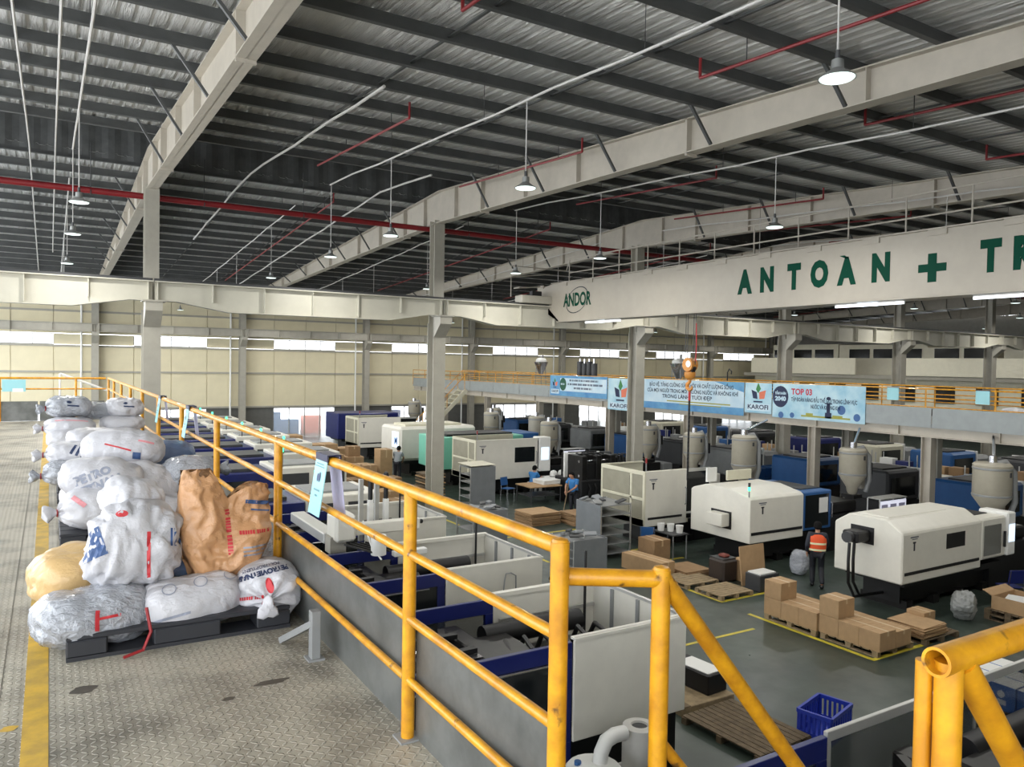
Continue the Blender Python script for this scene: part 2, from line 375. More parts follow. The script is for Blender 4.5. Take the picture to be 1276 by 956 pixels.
# far wall columns and their runway
for x in FX:
    c = thing('wall_column', 'grey steel column standing against the cream cladding', 'column', (x, YF - .42, 0), group='columns along the far wall')
    hpost(MB(), 0, 0, 0, rb(YF) + .1, .4, .5, .03).o('shaft', STEEL, c)
    MB().prism([(-.8, 7.2), (-.8, 7.0), (-.25, 6.5), (-.25, 7.2)], 'x', -.2, .2).o('corbel', STEEL, c)
    MB().c((-.75, .2, 0), (-.75, .2, 9.4), .06, 8).o('rain_pipe', PLASTIC, c)
for x in FX[:-1]:
    mb = MB().b(0.02, 8.98, -.012, .012, 0, .5).b(.02, 8.98, -.17, .17, .5, .53).b(.02, 8.98, -.17, .17, 0, .025)
    for k in range(5): mb.b(.2 + 2.15 * k - .01, .2 + 2.15 * k + .01, -.15, .15, .02, .5)
    o = mb.o('crane_runway_beam', STEEL); o.location = (x, YF - 1.1, 7.2)
    tag(o, 'grey crane runway beam running along the cream far wall', 'beam', 'runway beams along the far wall')

# sprinkler main and branches, conduits
sp = thing('sprinkler_main', 'dark red sprinkler main pipe running past the crane columns', 'pipe', (0, 24.75, 10.32))
MB().c((XL, 0, 0), (XR, 0, 0), .09, 12).o('pipe', RED, sp, smooth=True)
for k in range(27):
    x = XL + 1.5 + 3 * k; MB().c((x, 0, .06), (x, 0, rt(24.75) + .2 - 10.32), .012, 6).o('hanger', DGREY, sp)
    MB().tube([(x, -.11, -.02), (x, 0, -.11), (x, .11, -.02), (x, 0, .1), (x, -.11, -.02)], .015, 6).o('clamp', DGREY, sp)
def branch(x, y0, y1, z0, drop):
    o = thing('sprinkler_branch', 'thin red sprinkler branch pipe slung under the purlins', 'pipe', (x, y0, z0), group='sprinkler branches')
    sl = .058 if y1 <= YC else -.058
    MB().c((0, 0, 0), (0, y1 - y0, sl * (y1 - y0)), .028, 8).o('pipe', RED, o, smooth=True)
    MB().c((0, 0, -.01), (0, 0, .33), .026, 8).o('riser', RED, o, smooth=True)
    for k in range(int(abs(y1 - y0) / 3)): y = math.copysign(1 + 3 * k, y1 - y0); MB().c((0, y, sl * y + .02), (0, y, sl * y + .42), .01, 6).o('hanger', DGREY, o)
for x in FX[1:7]:
    branch(x + 5.9, 26, 45, rt(26) - .25, 0)
for k in range(9):
    x = 4.85 + 4.47 * k
    branch(x, 9.5, -6.5, rt(9.5) - .2, 0); branch(x + 1.6, 15.0, 21.4, rt(15) - .25, 0)
COND = mat('white_conduit', (190, 188, 184), .5)
def conduit(x, y0, y1, dz, r=.022):
    pts = [(0, y - y0, rt(y) - dz - rt(y0) + dz + .02 * math.sin(y * 1.3 + x)) for y in [y0 + (y1 - y0) * k / 14 for k in range(15)]]
    o = thing('cable_conduit', 'thin pale cable conduit running along under the roof', 'conduit', (x, y0, rt(y0) - dz), group='conduits under the roof')
    MB().tube(pts, r, 6).o('pipe', COND, o, smooth=True)
    for y in PY[::3]:
        if y0 < y < y1: MB().c((0, y - y0, rt(y) - rt(y0)), (0, y - y0, rt(y) - rt(y0) + dz), .006, 5).o('hanger', DGREY, o)
for x in (.5, 7.0, 13.3, 19.8, 25.9):
    conduit(x, -5, 22.0, .62); conduit(x, 25.7, 53, .62)
conduit(-.45, 2, 46, .28); conduit(.14, 2, 40, .3); conduit(5.1, 13, 34, .34, .03); conduit(9.3, 20, 48, .3, .03)

# high-bay lamps on drop rods
LAMPD = mat('lamp_diffuser', (225, 240, 235), .4, emit=2.5)
LAMPH = mat('lamp_housing', (150, 152, 150), .4, metal=.6)
LAMP_W = 160
def lamp(x, y):
    y = min(PY, key=lambda p: abs(p - y))                 # rods hang from the purlins
    t = thing('high_bay_lamp', 'round white high-bay lamp hanging on a thin rod', 'lamp', (x, y, 8.65), group='high-bay lamps')
    MB().lathe([(.04, .2), (.06, .19), (.065, .1), (.09, .075), (.185, .012), (.19, 0), (.175, .008)], n=20).o('shade', LAMPH, t, smooth=True)
    MB().lathe([(.176, .003), (.165, -.008), (.07, -.02), (.01, -.021)], n=20).o('diffuser', LAMPD, t, smooth=True)
    MB().c((0, 0, .19), (0, 0, rt(y) - 8.65 - (.63 if x < 30 else .004)), .011, 6).o('drop_rod', COND, t); MB().c((0, 0, .19), (0, 0, .29), .025, 8).o('hook', DGREY, t)
    L = bpy.data.lights.new('lamp_light', 'AREA'); L.shape = 'DISK'; L.size = .36; L.energy = LAMP_W; L.color = (1, .98, .93)
    lo = bpy.data.objects.new('lamp_light', L); COL.objects.link(lo); lo.location = (0, 0, -.05); lo.parent = t
for x in (.5, 7.0, 13.3, 19.8, 25.9, 36, 46, 56):
    for k in range(0, 9):  # last row along y is added to brighten the far wall
        if x == .5 and k < 2: continue
        lamp(x, 5.35 + 5.8 * k)
# ================================================================ overhead crane
CRN = mat('crane_girder_paint', (166, 159, 146), .48, var=.06)
XG = 15.8
cr = thing('overhead_crane', 'long pale overhead crane girder lettered in dark green', 'crane', (XG, YC, 7.86))
def cl(p): return (p[0] - XG, p[1] - YC, p[2] - 7.86)
MB().prism([(24.4 - YC, 0.02), (23.85 - YC, .02), (23.0 - YC, -.66), (-30.5, -.66), (-30.5, .72), (23.4 - YC, .72), (24.4 - YC, .6)], 'x', 0, .5).o('girder', CRN, cr, bev=.01)
MB().b(-.06, .56, -30.5, 23.4 - YC, .72, .75).b(-.06, .56, -30.5, 23.0 - YC, -.69, -.66).o('flange_plates', CRN, cr)
MB().prism([(24.45 - YC, .02), (23.86 - YC, .02), (23.0 - YC, -.68), (22.9 - YC, -.68), (23.8 - YC, -.02), (24.45 - YC, -.03)], 'x', -.02, .52).o('end_plate', BLACK, cr)
MB().b(-1.3, 1.9, -.45, .05, -.02, .26).o('end_carriage', STEEL, cr, bev=.02)
for x in (-1.0, 1.6): MB().c((x, -.3, .04), (x, -.1, .04), .14, 14).o('travel_wheel', DGREY, cr)
MB().c((-.5, -.05, .3), (-.5, .35, .3), .13, 12).b(-.7, -.3, -.2, 0, .2, .45).o('travel_motor', BLACK, cr)
B(.5, 1.3, -30.5, .3, .7, .73).o('walkway_plate', STEEL, cr)
for k in range(21):
    y = .3 - 1.5 * k
    MB().c((1.28, y, .73), (1.28, y, 1.83), .022, 6).o('handrail_post', STEELW, cr)
    B(-.035, 0, y - .2, y + .2, .6, .72).o('walkway_bracket', CRN, cr)
for z in (1.3, 1.82): MB().c((1.28, .3, z), (1.28, -30.5, z), .022, 6).o('handrail', STEELW, cr)
MB().tube([(.5, .3, .74), (-1.2, .3, .55), (-1.2, -.1, .55)], .022, 6).tube([(.5, .5, 1.2), (-1.2, .5, .98), (-1.2, .5, .26)], .02, 6).tube([(1.28, .3, 1.82), (1.28, .5, 1.4), (-1.2, .5, 1.4), (-1.2, .5, .26)], .02, 6).o('end_handrail', STEELW, cr)
GLINTM = mat('underside_glint', (245, 250, 255), .4, emit=2)  # glowing strips standing in for reflections along the girder underside
for y in (21.2, 20.4, 11.2, 10.6, 8.0):
    B(.3, .36, y - YC - .55, y - YC + .55, -.76, -.7).o('glint_strip', GLINTM, cr)
ux, uy = (0, -1, 0), (0, 0, 1)
for ch, px in (('A', 928.5), ('N', 956), ('T', 989.5), ('O', 1021), ('À', 1055), ('N', 1097.5), ('T', 1234), ('R', 1274)):
    y = WX(px, 340, XG).y
    g = text_geo('A' if ch == 'À' else ch, .82, .055)
    items = [shift(g, 0, 0, .7, .98)]
    if ch == 'À': items.append(([(-.2, .4), (-.06, .4), (.06, .32), (-.03, .32)], [(0, 3, 2, 1)]))
    flat(items, (-.004, y - YC, .02), ux, uy).o('letter', GREEN, cr, label='dark green painted letter ' + ch)
y = WX(1161.6, 335, XG).y
flat([rect(-.3, .3, -.085, .085), rect(-.095, .095, .085, .3), rect(-.095, .095, -.3, -.085)], (-.004, y - YC, -.07), ux, uy).o('green_cross', GREEN, cr, label='dark green cross between the words')
y = WX(719, 376, XG).y
flat([rect(-.8, .8, -.5, .5)], (-.003, y - YC, .05), ux, uy).o('maker_plate', CRN, cr)
flat([shift(text_geo('ANDOR', .5, .018), 0, 0, .88, 1.25)], (-.008, y - YC, .05), ux, uy).o('maker_lettering', GREEN, cr, label='green maker lettering on the girder end')
flat([ring(0, 0, .62, .46, .032, skew=.4)], (-.007, y - YC, .05), ux, uy).o('maker_oval', mat('maker_oval', (20, 34, 44), .5), cr)
# hook block on its ropes with a long chain sling
HY = 16.5
hk = thing('crane_hook_block', 'orange crane hook block on wire ropes with dark chain sling', 'hook', (XG + .25, HY, 5.4))
OR = mat('orange_hook_paint', (206, 138, 58), .45, var=.2)
MB().c((-.12, 0, .3), (.12, 0, .3), .2, 20).o('sheave', OR, hk, smooth=True); MB().c((-.125, -.05, .32), (-.13, -.05, .32), .1, 14).o('sheave_hub', PLASTIC, hk)
MB().prism([(-.16, .38), (.2, .42), (.24, .2), (.1, 0), (-.1, 0), (-.2, .2)], 'x', -.06, .06).o('block_frame', BLACK, hk)
MB().lathe([(.05, .12), (.16, .08), (.17, -.02), (.12, -.1), (.06, -.14)], n=14).o('swivel', OR, hk, smooth=True)
MB().tube([(0, 0, -.1), (0, 0, -.2), (0, .09, -.27), (0, .1, -.38), (0, 0, -.45), (0, -.09, -.4), (0, -.1, -.32)], [.05, .05, .06, .06, .055, .045, .02], 8).o('hook', OR, hk, smooth=True)
for dy in (-.2, -.12, .12, .2): MB().c((0, dy, .3), (0, dy, 7.17 - 5.4), .012, 6).o('wire_rope', DGREY, hk)
ch = MB().c((0, 0, -.5), (0, 0, -.75), .035, 8).o('sling_ring', mat('sling_red', (190, 40, 36), .4), hk)
ch = MB()
for k in range(40): ch.bc((0, 0, -.72 - .06 * k), (.06 if k % 2 else .025, .025 if k % 2 else .06, .075))
ch.o('chain_sling', BLACK, hk)
MB().tube([(0, -.22, .4), (0, -.24, .9), (0, -.22, 1.5)], .015, 6).o('red_cable', mat('red_cable', (190, 30, 36), .5), hk)

# ================================================================ platform we stand on
CHK = bpy.data.materials.new('tread_plate'); CHK.use_nodes = True
n = CHK.node_tree.nodes; l = CHK.node_tree.links; b = n['Principled BSDF']
tc = n.new('ShaderNodeTexCoord'); geo = n.new('ShaderNodeNewGeometry')
def vm(op, a, c=None):
    q = n.new('ShaderNodeVectorMath'); q.operation = op; l.new(a, q.inputs[0])
    if c is not None: (l.new(c, q.inputs[1]) if not isinstance(c, tuple) else setattr(q.inputs[1], 'default_value', c))
    return q.outputs[0]
def ma(op, a, c=None):
    q = n.new('ShaderNodeMath'); q.operation = op
    for i, v in enumerate((a, c)):
        if v is None: continue
        if isinstance(v, (int, float)): q.inputs[i].default_value = v
        else: l.new(v, q.inputs[i])
    return q.outputs[0]
P0 = vm('MULTIPLY', geo.outputs['Position'], (27, 27, 0)); ce = vm('FLOOR', P0); fr = vm('SUBTRACT', vm('SUBTRACT', P0, ce), (.5, .5, 0))
s1 = n.new('ShaderNodeSeparateXYZ'); l.new(fr, s1.inputs[0]); s2 = n.new('ShaderNodeSeparateXYZ'); l.new(ce, s2.inputs[0])
par = ma('SUBTRACT', ma('MULTIPLY', ma('FLOORED_MODULO', ma('ADD', s2.outputs[0], s2.outputs[1]), 2), 2), 1)
yy = ma('MULTIPLY', s1.outputs[1], par)
u = ma('ADD', s1.outputs[0], yy); v = ma('SUBTRACT', s1.outputs[0], yy)
dd = ma('ADD', ma('POWER', ma('DIVIDE', u, .72), 2), ma('POWER', ma('DIVIDE', v, .26), 2))
h = n.new('ShaderNodeMapRange'); h.interpolation_type = 'SMOOTHSTEP'; h.inputs['From Min'].default_value = 1; h.inputs['From Max'].default_value = .3; l.new(dd, h.inputs['Value'])
bp = n.new('ShaderNodeBump'); bp.inputs['Strength'].default_value = .9; bp.inputs['Distance'].default_value = .008
l.new(h.outputs[0], bp.inputs['Height']); l.new(bp.outputs[0], b.inputs['Normal'])
nz = n.new('ShaderNodeTexNoise'); nz.inputs['Scale'].default_value = 1.4; nz.inputs['Detail'].default_value = 9; nz.inputs['Roughness'].default_value = .68; l.new(geo.outputs['Position'], nz.inputs['Vector'])
rp = n.new('ShaderNodeValToRGB'); e = rp.color_ramp.elements; e[0].position = .3; e[0].color = lin((96, 92, 82)); e[1].position = .56; e[1].color = lin((180, 174, 158))
l.new(nz.outputs['Fac'], rp.inputs[0])
mx = n.new('ShaderNodeMix'); mx.data_type = 'RGBA'; l.new(ma('MULTIPLY', h.outputs[0], .45), mx.inputs['Factor']); l.new(rp.outputs[0], mx.inputs[6]); mx.inputs[7].default_value = lin((196, 192, 180))
l.new(mx.outputs[2], b.inputs['Base Color']); b.inputs['Metallic'].default_value = .25; b.inputs['Roughness'].default_value = .5

RX = 1.35
DY1 = 22.9
deck = struct(MB().b(-6.3, RX + .06, -4, DY1, DECK - .1, DECK - .008).o('platform_deck', STEEL))
xe = [-6.3, -4.2, -2.2, -.2, RX + .05]; ye = [-4, .2, 4.35, 8.6, 12.9, 17.1, DY1]
for i in range(4):
    for j in range(6): B(xe[i] + .003, xe[i + 1] - .003, ye[j] + .003, ye[j + 1] - .003, DECK - .008, DECK).o('tread_plate', CHK, deck)
DL = mat('worn_yellow_line', (214, 172, 50), .55, var=.3, vscale=6, rgb2=(170, 140, 60))
B(-.1, .0, -3, 21.5, DECK, DECK + .0025).o('floor_marking', DL, deck)
STN = mat('dark_floor_stain', (84, 78, 68), .5, var=.3, vscale=9)
for x, y, a, c in ((.75, 3.85, .03, .022), (.98, 3.95, .09, .03), (.15, 4.3, .06, .05), (-.15, 4.0, .035, .03)):
    MB().add([(x + a * math.cos(k * .52) * (1 + .25 * math.sin(k * 2.1)), y + c * math.sin(k * .52), DECK + .0012) for k in range(12)], [tuple(range(12))]).o('stain', DL if x < 0 else STN, deck)
B(RX - .02, RX + .06, -4, DY1, DECK - .4, DECK - .1).o('edge_beam', STEEL, deck)
for y in (1, 7.5, 14, 20.5):
    B(-6.3, RX, y - .1, y + .1, DECK - .4, DECK - .1).o('cross_beam', STEEL, deck)
    for x in (-5.6, .9): hpost(MB(), x, y, 0, DECK - .4, .2, .22, .015).o('platform_post', STEEL, deck)

def cap(mb, p, r): return mb.lathe([(r, 0), (r * .8, r * .45), (.002, r * .65)], p, 14)
gr = thing('guardrail', 'yellow pipe guardrail with grey kick sheets along the platform edge', 'railing', (RX, 0, DECK))
ZR = [(1.09, .027), (.815, .02), (.53, .019), (.262, .018)]
PYS = [1.93, 3.07, 5.32, 7.57, 9.8, 12.05, 14.3, 16.5, 18.7, 20.9, DY1 - .05]
for i, y in enumerate(PYS):
    mb = MB().c((0, y, 0), (0, y, 1.09 + (.015 if i == 0 else 0)), .029 if i else .03, 16)
    if i == 0: cap(mb, (0, y, 1.1), .03)
    mb.o('post', YELLOW, gr, smooth=True); B(-.05, .05, y - .05, y + .05, 0, .008).o('foot_plate', GREY, gr)
for i, (z, r) in enumerate(ZR):
    MB().c((0 if i < 1 else -.003, 1.93, z), (0 if i < 1 else -.003, DY1 - .05, z), r, 14).o('rail', YELLOW, gr, smooth=True)
KICK = mat('kick_sheet', (120, 122, 120), .38, metal=.35, var=.35, vscale=3.5, rgb2=(92, 94, 92))
for a, c in zip(PYS[:-1], PYS[1:]): B(.032, .038, a + .01, c - .01, -.1, .52).o('kick_sheet', KICK, gr, bev=.001)
# cross rail at the platform's far end
ge = thing('guardrail', 'yellow pipe guardrail closing the far end of the platform', 'railing', (0, DY1, DECK))
for x in (-6, -4.4, -2.75, -1.05, .6): MB().c((x, 0, 0), (x, 0, 1.09), .028, 12).o('post', YELLOW, ge, smooth=True)
for z, r in ZR[:2]: MB().c((-6.2, 0, z), (RX - .06, 0, z), r, 10).o('rail', YELLOW, ge, smooth=True)
for k in range(5): B(-6.2 + 1.5 * k, -4.74 + 1.5 * k, .03, .036, 0, .5).o('kick_sheet', KICK, ge)
# rail of the far stair
gs = thing('stair_handrail', 'pale sloping handrail of the stair beyond the far corner', 'railing', (.25, DY1 + .5, DECK))
MB().tube([(0, 0, 1.2), (1.6, -.1, .55), (2.0, 0, .3)], .03, 8).tube([(0, 0, 1.2), (0, 0, -3.98)], .025, 8).tube([(1.6, -.1, .55), (1.6, -.1, -3.98)], .025, 8).o('handrail', PLASTIC, gs, smooth=True)

# stair head beside the camera: gate posts, sloping handrails, treads
st = thing('platform_stair', 'steep steel stair with yellow pipe handrails going down from the platform', 'stair', (RX + .1, 1.35, 0))
ox, oy = RX + .1, 1.35
def sp_(x, y, z): return (x - ox, y - oy, z)
A2 = (1.667, 1.82); ang = math.radians(49.5); dx, dz = math.cos(ang), -math.sin(ang)
mb = MB().c(sp_(A2[0], A2[1], 2.6), sp_(A2[0], A2[1], 4.985), .03, 16); cap(mb, sp_(A2[0], A2[1], 4.98), .03); mb.o('post', YELLOW, st, smooth=True)
MB().c(sp_(RX + .02, 1.95, 4.97), sp_(A2[0], A2[1], 4.955), .028, 14).o('link_rail', YELLOW, st, smooth=True)
for z0, r in ((4.965, .029), (4.44, .019)):
    MB().c(sp_(A2[0], A2[1], z0), sp_(A2[0] + dx * 4.9, A2[1], z0 + dz * 4.9), r, 14).o('sloping_rail', YELLOW, st, smooth=True)
Q = (1.492, .815)
MB().c(sp_(Q[0], Q[1], DECK), sp_(Q[0], Q[1], 5.07), .026, 18).o('post', YELLOW, st, smooth=True)
MB().c(sp_(Q[0] - .012, Q[1] + .042, DECK), sp_(Q[0] - .012, Q[1] + .042, 5.06), .016, 14).o('post', YELLOW, st, smooth=True)
tp = MB()
for k, (rr, x) in enumerate(((.029, -.045), (.029, .62), (.023, .62), (.023, -.045))):
    tp.v += [sp_(Q[0] + x, Q[1] + rr * math.cos(2 * PI * j / 20), 5.075 + rr * math.sin(2 * PI * j / 20)) for j in range(20)]
for k in range(4): tp.f += [(k * 20 + j, k * 20 + (j + 1) % 20, ((k + 1) % 4) * 20 + (j + 1) % 20, ((k + 1) % 4) * 20 + j) for j in range(20)]
tp.o('open_pipe', YELLOW, st, smooth=True, label='yellow pipe with an open sawn end')
MB().c(sp_(Q[0] + .04, Q[1], 5.06), sp_(Q[0] + .04 + dx * 4.9, Q[1], 5.06 + dz * 4.9), .028, 16).o('sloping_rail', YELLOW, st, smooth=True)
for y in (.87, 1.83): MB().bar(sp_(RX + .1, y, 3.88), sp_(RX + .1 + 3.88 / math.tan(ang), y, .02), .03, .22).o('stringer', STEEL, st)
for k in range(1, 17): x = RX + .1 + (k * .23) / math.tan(ang); MB().bc(sp_(x + .08, 1.35, 3.9 - .23 * k), (.22, .92, .03)).o('tread', GREY, st)

# steel bracket leaning on the kick sheet
bk = thing('steel_bracket', 'grey steel angle bracket standing against the kick sheet', 'bracket', (1.255, 4.15, DECK))
MB().b(-.02, .03, -.03, .03, 0, .27).o('upright', GREY, bk, bev=.003); MB().bar((0, 0, .2), (-.09, .32, .02), .04, .035).o('brace', GREY, bk); MB().b(-.04, .05, -.05, .05, 0, .01).o('foot', GREY, bk)
# folded notice cards hung over the rail
CARDB = mat('pale_blue_card', (150, 205, 212), .4, var=.05); CARDV = mat('lilac_card', (196, 196, 226), .4, var=.04); CLIP = mat('navy_clip', (30, 36, 70), .4)
def notice(y, hgt, wd, label, z=1.12):
    t = thing('rail_notice', label, 'sign', (RX, y, DECK + z))
    MB().prism([(-.035, 0), (-.085, -hgt), (-.08, -hgt), (-.03, 0)], 'y', -wd / 2, wd / 2).o('front_card', CARDB, t)
    MB().prism([(.035, 0), (.07, -hgt), (.066, -hgt), (.03, 0)], 'y', -wd / 2, wd / 2).o('back_card', CARDV, t)
    MB().prism([(-.04, -.03), (-.04, .01), (.04, .01), (.04, -.03), (.034, -.03), (.034, .004), (-.034, .004), (-.034, -.03)], 'y', -wd / 2 - .005, wd / 2 + .005).o('clip', CLIP, t)
    ux = Vector((0, -1, 0)); uy = Vector((.05, 0, hgt)).normalized()
    it = [rect(-wd * .32, wd * .32, -.052, -.045), rect(-wd * .4, wd * .4, -.066, -.06), rect(-wd * .25, wd * .25, -.2, -.19), rect(-wd * .1, wd * .1, -.23, -.22)]
    flat(it, (-.0385, 0, 0), ux, uy).o('print', mat('card_print', (90, 140, 150), .5), t)
    flat([disc(-.012, -.125, .016, .024, 12), disc(.02, -.12, .012, .03, 12)], (-.0385, 0, 0), ux, uy).o('picture', mat('card_picture', (48, 70, 110), .5), t)
notice(4.22, .33, .2, 'pale blue notice card hung on the guardrail beside machines')
notice(9.1, .34, .22, 'pale blue notice card on the rail beside the crane column')
notice(11.6, .36, .22, 'blue notice card on the rail behind the far sacks')
t = thing('rail_notice', 'pale blue square sign on the far end rail', 'sign', (-.75, DY1 - .03, DECK + 1.05)); MB().b(-.25, .25, -.01, 0, -.3, 0).o('board', CARDB, t); MB().b(-.03, .2, -.014, -.01, -.31, -.22).o('white_patch', PLASTIC, t)
# ================================================================ injection moulding machines
ALU = mat('aluminium_profile', (196, 196, 192), .35, metal=.5, var=.06)
TEAL = mat('mint_paint', (120, 196, 172), .4, var=.06)
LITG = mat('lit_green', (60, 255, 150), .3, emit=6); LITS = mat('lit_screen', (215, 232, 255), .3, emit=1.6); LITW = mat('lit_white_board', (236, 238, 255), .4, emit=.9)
MESHW = mat('mesh_window', (150, 146, 128), .5, var=.12); HOSE = mat('black_hose', (18, 18, 20), .45, var=.3)
LABEL = mat('grey_print', (96, 100, 112), .5)

def internals(t, x0, x1, y0, y1, z=.95):
    """clamp and barrel seen from above between the guards"""
    yc = (y0 + y1) / 2; L = x1 - x0
    for k, f in enumerate((.02, .26, .5)):
        B(x0 + L * f, x0 + L * f + .26, y0 + .2, y1 - .2, z, z + 1.0).o('platen', MACH, t, bev=.02)
    for y in (y0 + .42, y1 - .42):
        for zz in (z + .2, z + .78): MB().c((x0 + .05, y, zz), (x0 + L * .58, y, zz), .055, 10).o('tie_bar', CHROME, t, smooth=True)
    for k in range(4):
        f = .1 + .1 * k
        MB().bar((x0 + L * f, y0 + .35, z + 1.0), (x0 + L * (f + .09), y1 - .35, z + 1.02), .09, .05).o('toggle_link', MACH, t)
    MB().bar((x0 + L * .05, y0 + .6, z + 1.05), (x0 + L * .5, y0 + .7, z + 1.05), .1, .06).bar((x0 + L * .05, y1 - .6, z + 1.05), (x0 + L * .5, y1 - .7, z + 1.05), .1, .06).o('toggle_rail', BLACK, t)
    B(x0 + L * .3, x0 + L * .5, y0 + .5, y0 + .62, z + .98, z + 1.02).o('ejector_plate', CHROME, t)
    B(x0 + .3, x0 + L * .52, y0 + .3, y1 - .3, z - .05, z + .72).o('toggle_housing', BLACK, t, bev=.03); B(x0 + L * .6, x1 - .35, y0 + .35, y1 - .35, z - .05, z + .3).o('injection_carriage', BLACK, t, bev=.03)
    MB().c((x0 + L * .6, y1 - .42, z + .85), (x1 - .55, y1 - .42, z + .85), .15, 16).o('accumulator', BLACK, t, smooth=True); B(x0 + L * .56, x0 + L * .66, y0 + .3, y1 - .5, z + .3, z + .9).o('hopper_block', MACH, t, bev=.03)
    MB().c((x0 + L * .56, yc, z + .45), (x1 - .45, yc, z + .45), .13, 14).o('barrel', MACH, t, smooth=True)
    for dy in (-.32, .32): MB().c((x0 + L * .62, yc + dy, z + .5), (x1 - .5, yc + dy, z + .5), .09, 12).o('injection_cylinder', BLACK, t, smooth=True)
    for k in range(6):
        a = x0 + L * (.58 + .055 * k)
        MB().tube([(a, yc - .5, z + .5), (a + .1, yc - .3, z + .86 + .04 * (k % 3)), (a + .25, yc + .15, z + .9), (a + .35, yc + .45, z + .55)], .035, 7).o('hose', HOSE, t, smooth=True)

def navy_machine(xr, y, label, xs=-1.9, L=5.85, dep=2.05, right='white', group=None):
    t = thing('molding_machine', label, 'machine', (xr, y, 0), group=group)
    z0, z1 = .9, 2.22
    B(-L, 0, .12, dep - .12, 0, .9).o('base', BLACK, t, bev=.02)
    B(-L, xs, .0, .05, .45, .92).o('skirt', NAVY, t)
    for nm, y0 in (('front_guard', 0), ('back_guard', dep - .05)):
        g = MB().b(-L, xs - .01, y0 - .01, y0 + .06, 1.95, 2.16).b(-L, -L + .1, y0, y0 + .05, z0, 1.95).b(xs - .14, xs - .01, y0 - .01, y0 + .06, z0, 1.95).b(-L, xs - .02, y0, y0 + .05, z0, z0 + .1).o(nm, NAVY, t, bev=.006)
        B(-L + .1, xs - .14, y0 + .015, y0 + .03, z0 + .1, 1.95).o('guard_window', SMOKE if y0 else GLASS, g)
    MB().c((-L + .3, -.02, 1.93), (xs - .3, -.02, 1.93), .018, 8).o('guard_track', CHROME, t)
    if right == 'white':
        B(xs, 0, -.04, 0, z0, z1).o('front_cover', WHITE, t, bev=.012); B(-.04, 0, 0, dep, z0, z1).o('end_cover', WHITE, t, bev=.01)
        B(xs, -.04, dep - .04, dep, z0 + .3, z1 - .03).o('back_cover', WHITE, t, bev=.01)
        B(xs, 0, -.06, .05, z1 - .03, z1).o('top_rim', WHITE, t); B(-.06, .0, 0, dep, z1 - .03, z1 + .01).o('top_rim', ALU, t); B(xs, 0, dep - .08, dep + .02, z1 - .04, z1 + .02).o('top_rim', WHITE, t)
        for k in range(3): B(-.07, -.04, .3 + .6 * k, .36 + .6 * k, z0, z1 - .05).o('stiffener', GREY, t)
        for z in (1.35, 1.8): B(xs + .1, -.06, dep - .09, dep - .04, z, z + .05).o('rail_bar', ALU, t)
    else:
        for y0 in (0, dep - .05):
            g = MB().b(xs, 0, y0, y0 + .05, 2.1, 2.2).b(xs, 0, y0, y0 + .05, z0, z0 + .08).b(-.06, 0, y0, y0 + .05, z0, 2.1).b(xs, xs + .06, y0, y0 + .05, z0, 2.1).b(xs * .5 - .03, xs * .5 + .03, y0, y0 + .05, z0, 2.1).o('glazed_guard', ALU, t, bev=.006)
            B(xs + .06, -.06, y0 + .02, y0 + .03, z0 + .08, 2.1).o('guard_window', SMOKE, g)
        B(-.05, 0, .05, dep - .05, z0, 2.1).o('end_cover', WHITE, t)
    MB().c((-.3, dep - .15, z0), (-.3, dep - .15, 2.72), .022, 8).o('lamp_pole', BLACK, t)
    internals(t, -L + .2, -.1, .05, dep - .05)
    return t
navy_machine(7.52, 7.72, 'navy and white open-topped molding machine beside the stair handrail')
navy_machine(7.52, 11.32, 'navy and white open-topped molding machine with a wire handle on its cover')
navy_machine(7.58, 15.3, 'navy and white molding machine carrying the white take-out robot')
navy_machine(11.6, 2.55, 'navy molding machine with long glazed aluminium guard under the platform stair', xs=-5.3, L=9.3, dep=2.05, right='glass')
t = thing('wire_handle', 'bent grey wire handle standing on the white cover', 'handle', (6.72, 11.3, 1.6)); MB().tube([(0, 0, 0), (0, -.05, .3), (.02, -.06, .42), (.12, -.06, .42), (.22, -.06, .36), (.24, -.04, 0)], .012, 6).o('wire', GREY, t, smooth=True)

def window_machine(xr, y, label, W=2.4, L=6, dep=2.1, col=NAVY, group=None, top=2.15):
    """covered machine: white framed front with dark windows, coloured clamp end"""
    t = thing('molding_machine', label, 'machine', (xr, y, 0), group=group)
    B(-L, 0, .15, dep - .15, 0, .85).o('base', BLACK, t)
    B(-L, -W - .02, 0, dep, .8, top - .1).o('clamp_cover', col, t, bev=.03); B(-L + .4, -W - .5, -.015, 0, 1.0, top - .35).o('clamp_window', GLASS, t)
    B(-W, 0, 0, dep, .8, top).o('injection_cover', WHITE, t, bev=.03)
    for k in range(2):
        a = -W + .12 + k * W / 2; B(a, a + W / 2 - .2, -.015, 0, .95, top - .2).o('dark_window', DGREY, t)
    B(-L + .5, -W - .4, .3, dep - .3, top - .1, top).o('hatch', DGREY, t, bev=.01); B(-W + .2, -.3, .4, dep - .4, top, top + .06).o('hatch', GREY, t, bev=.01)
    MB().c((-W + .3, .2, top), (-W + .3, .2, top + .5), .02, 8).o('lamp_pole', BLACK, t); MB().c((-W + .3, .2, top + .5), (-W + .3, .2, top + .64), .04, 8).o('signal_lamp', LITG, t, smooth=True)
    return t
GRP = 'navy machines in the row below the platform'
window_machine(7.6, 19.3, 'navy and white covered molding machine behind the take-out robot', W=2.0)
window_machine(8.6, 24.9, 'white molding machine with two dark grey windows and a navy end')
for k, y in enumerate((28.6, 32.2, 35.8, 39.4, 43.2, 47.0)):
    window_machine(9.6, y, 'navy and white covered molding machine with green signal lamp', W=2.4, L=7.2, group=GRP)

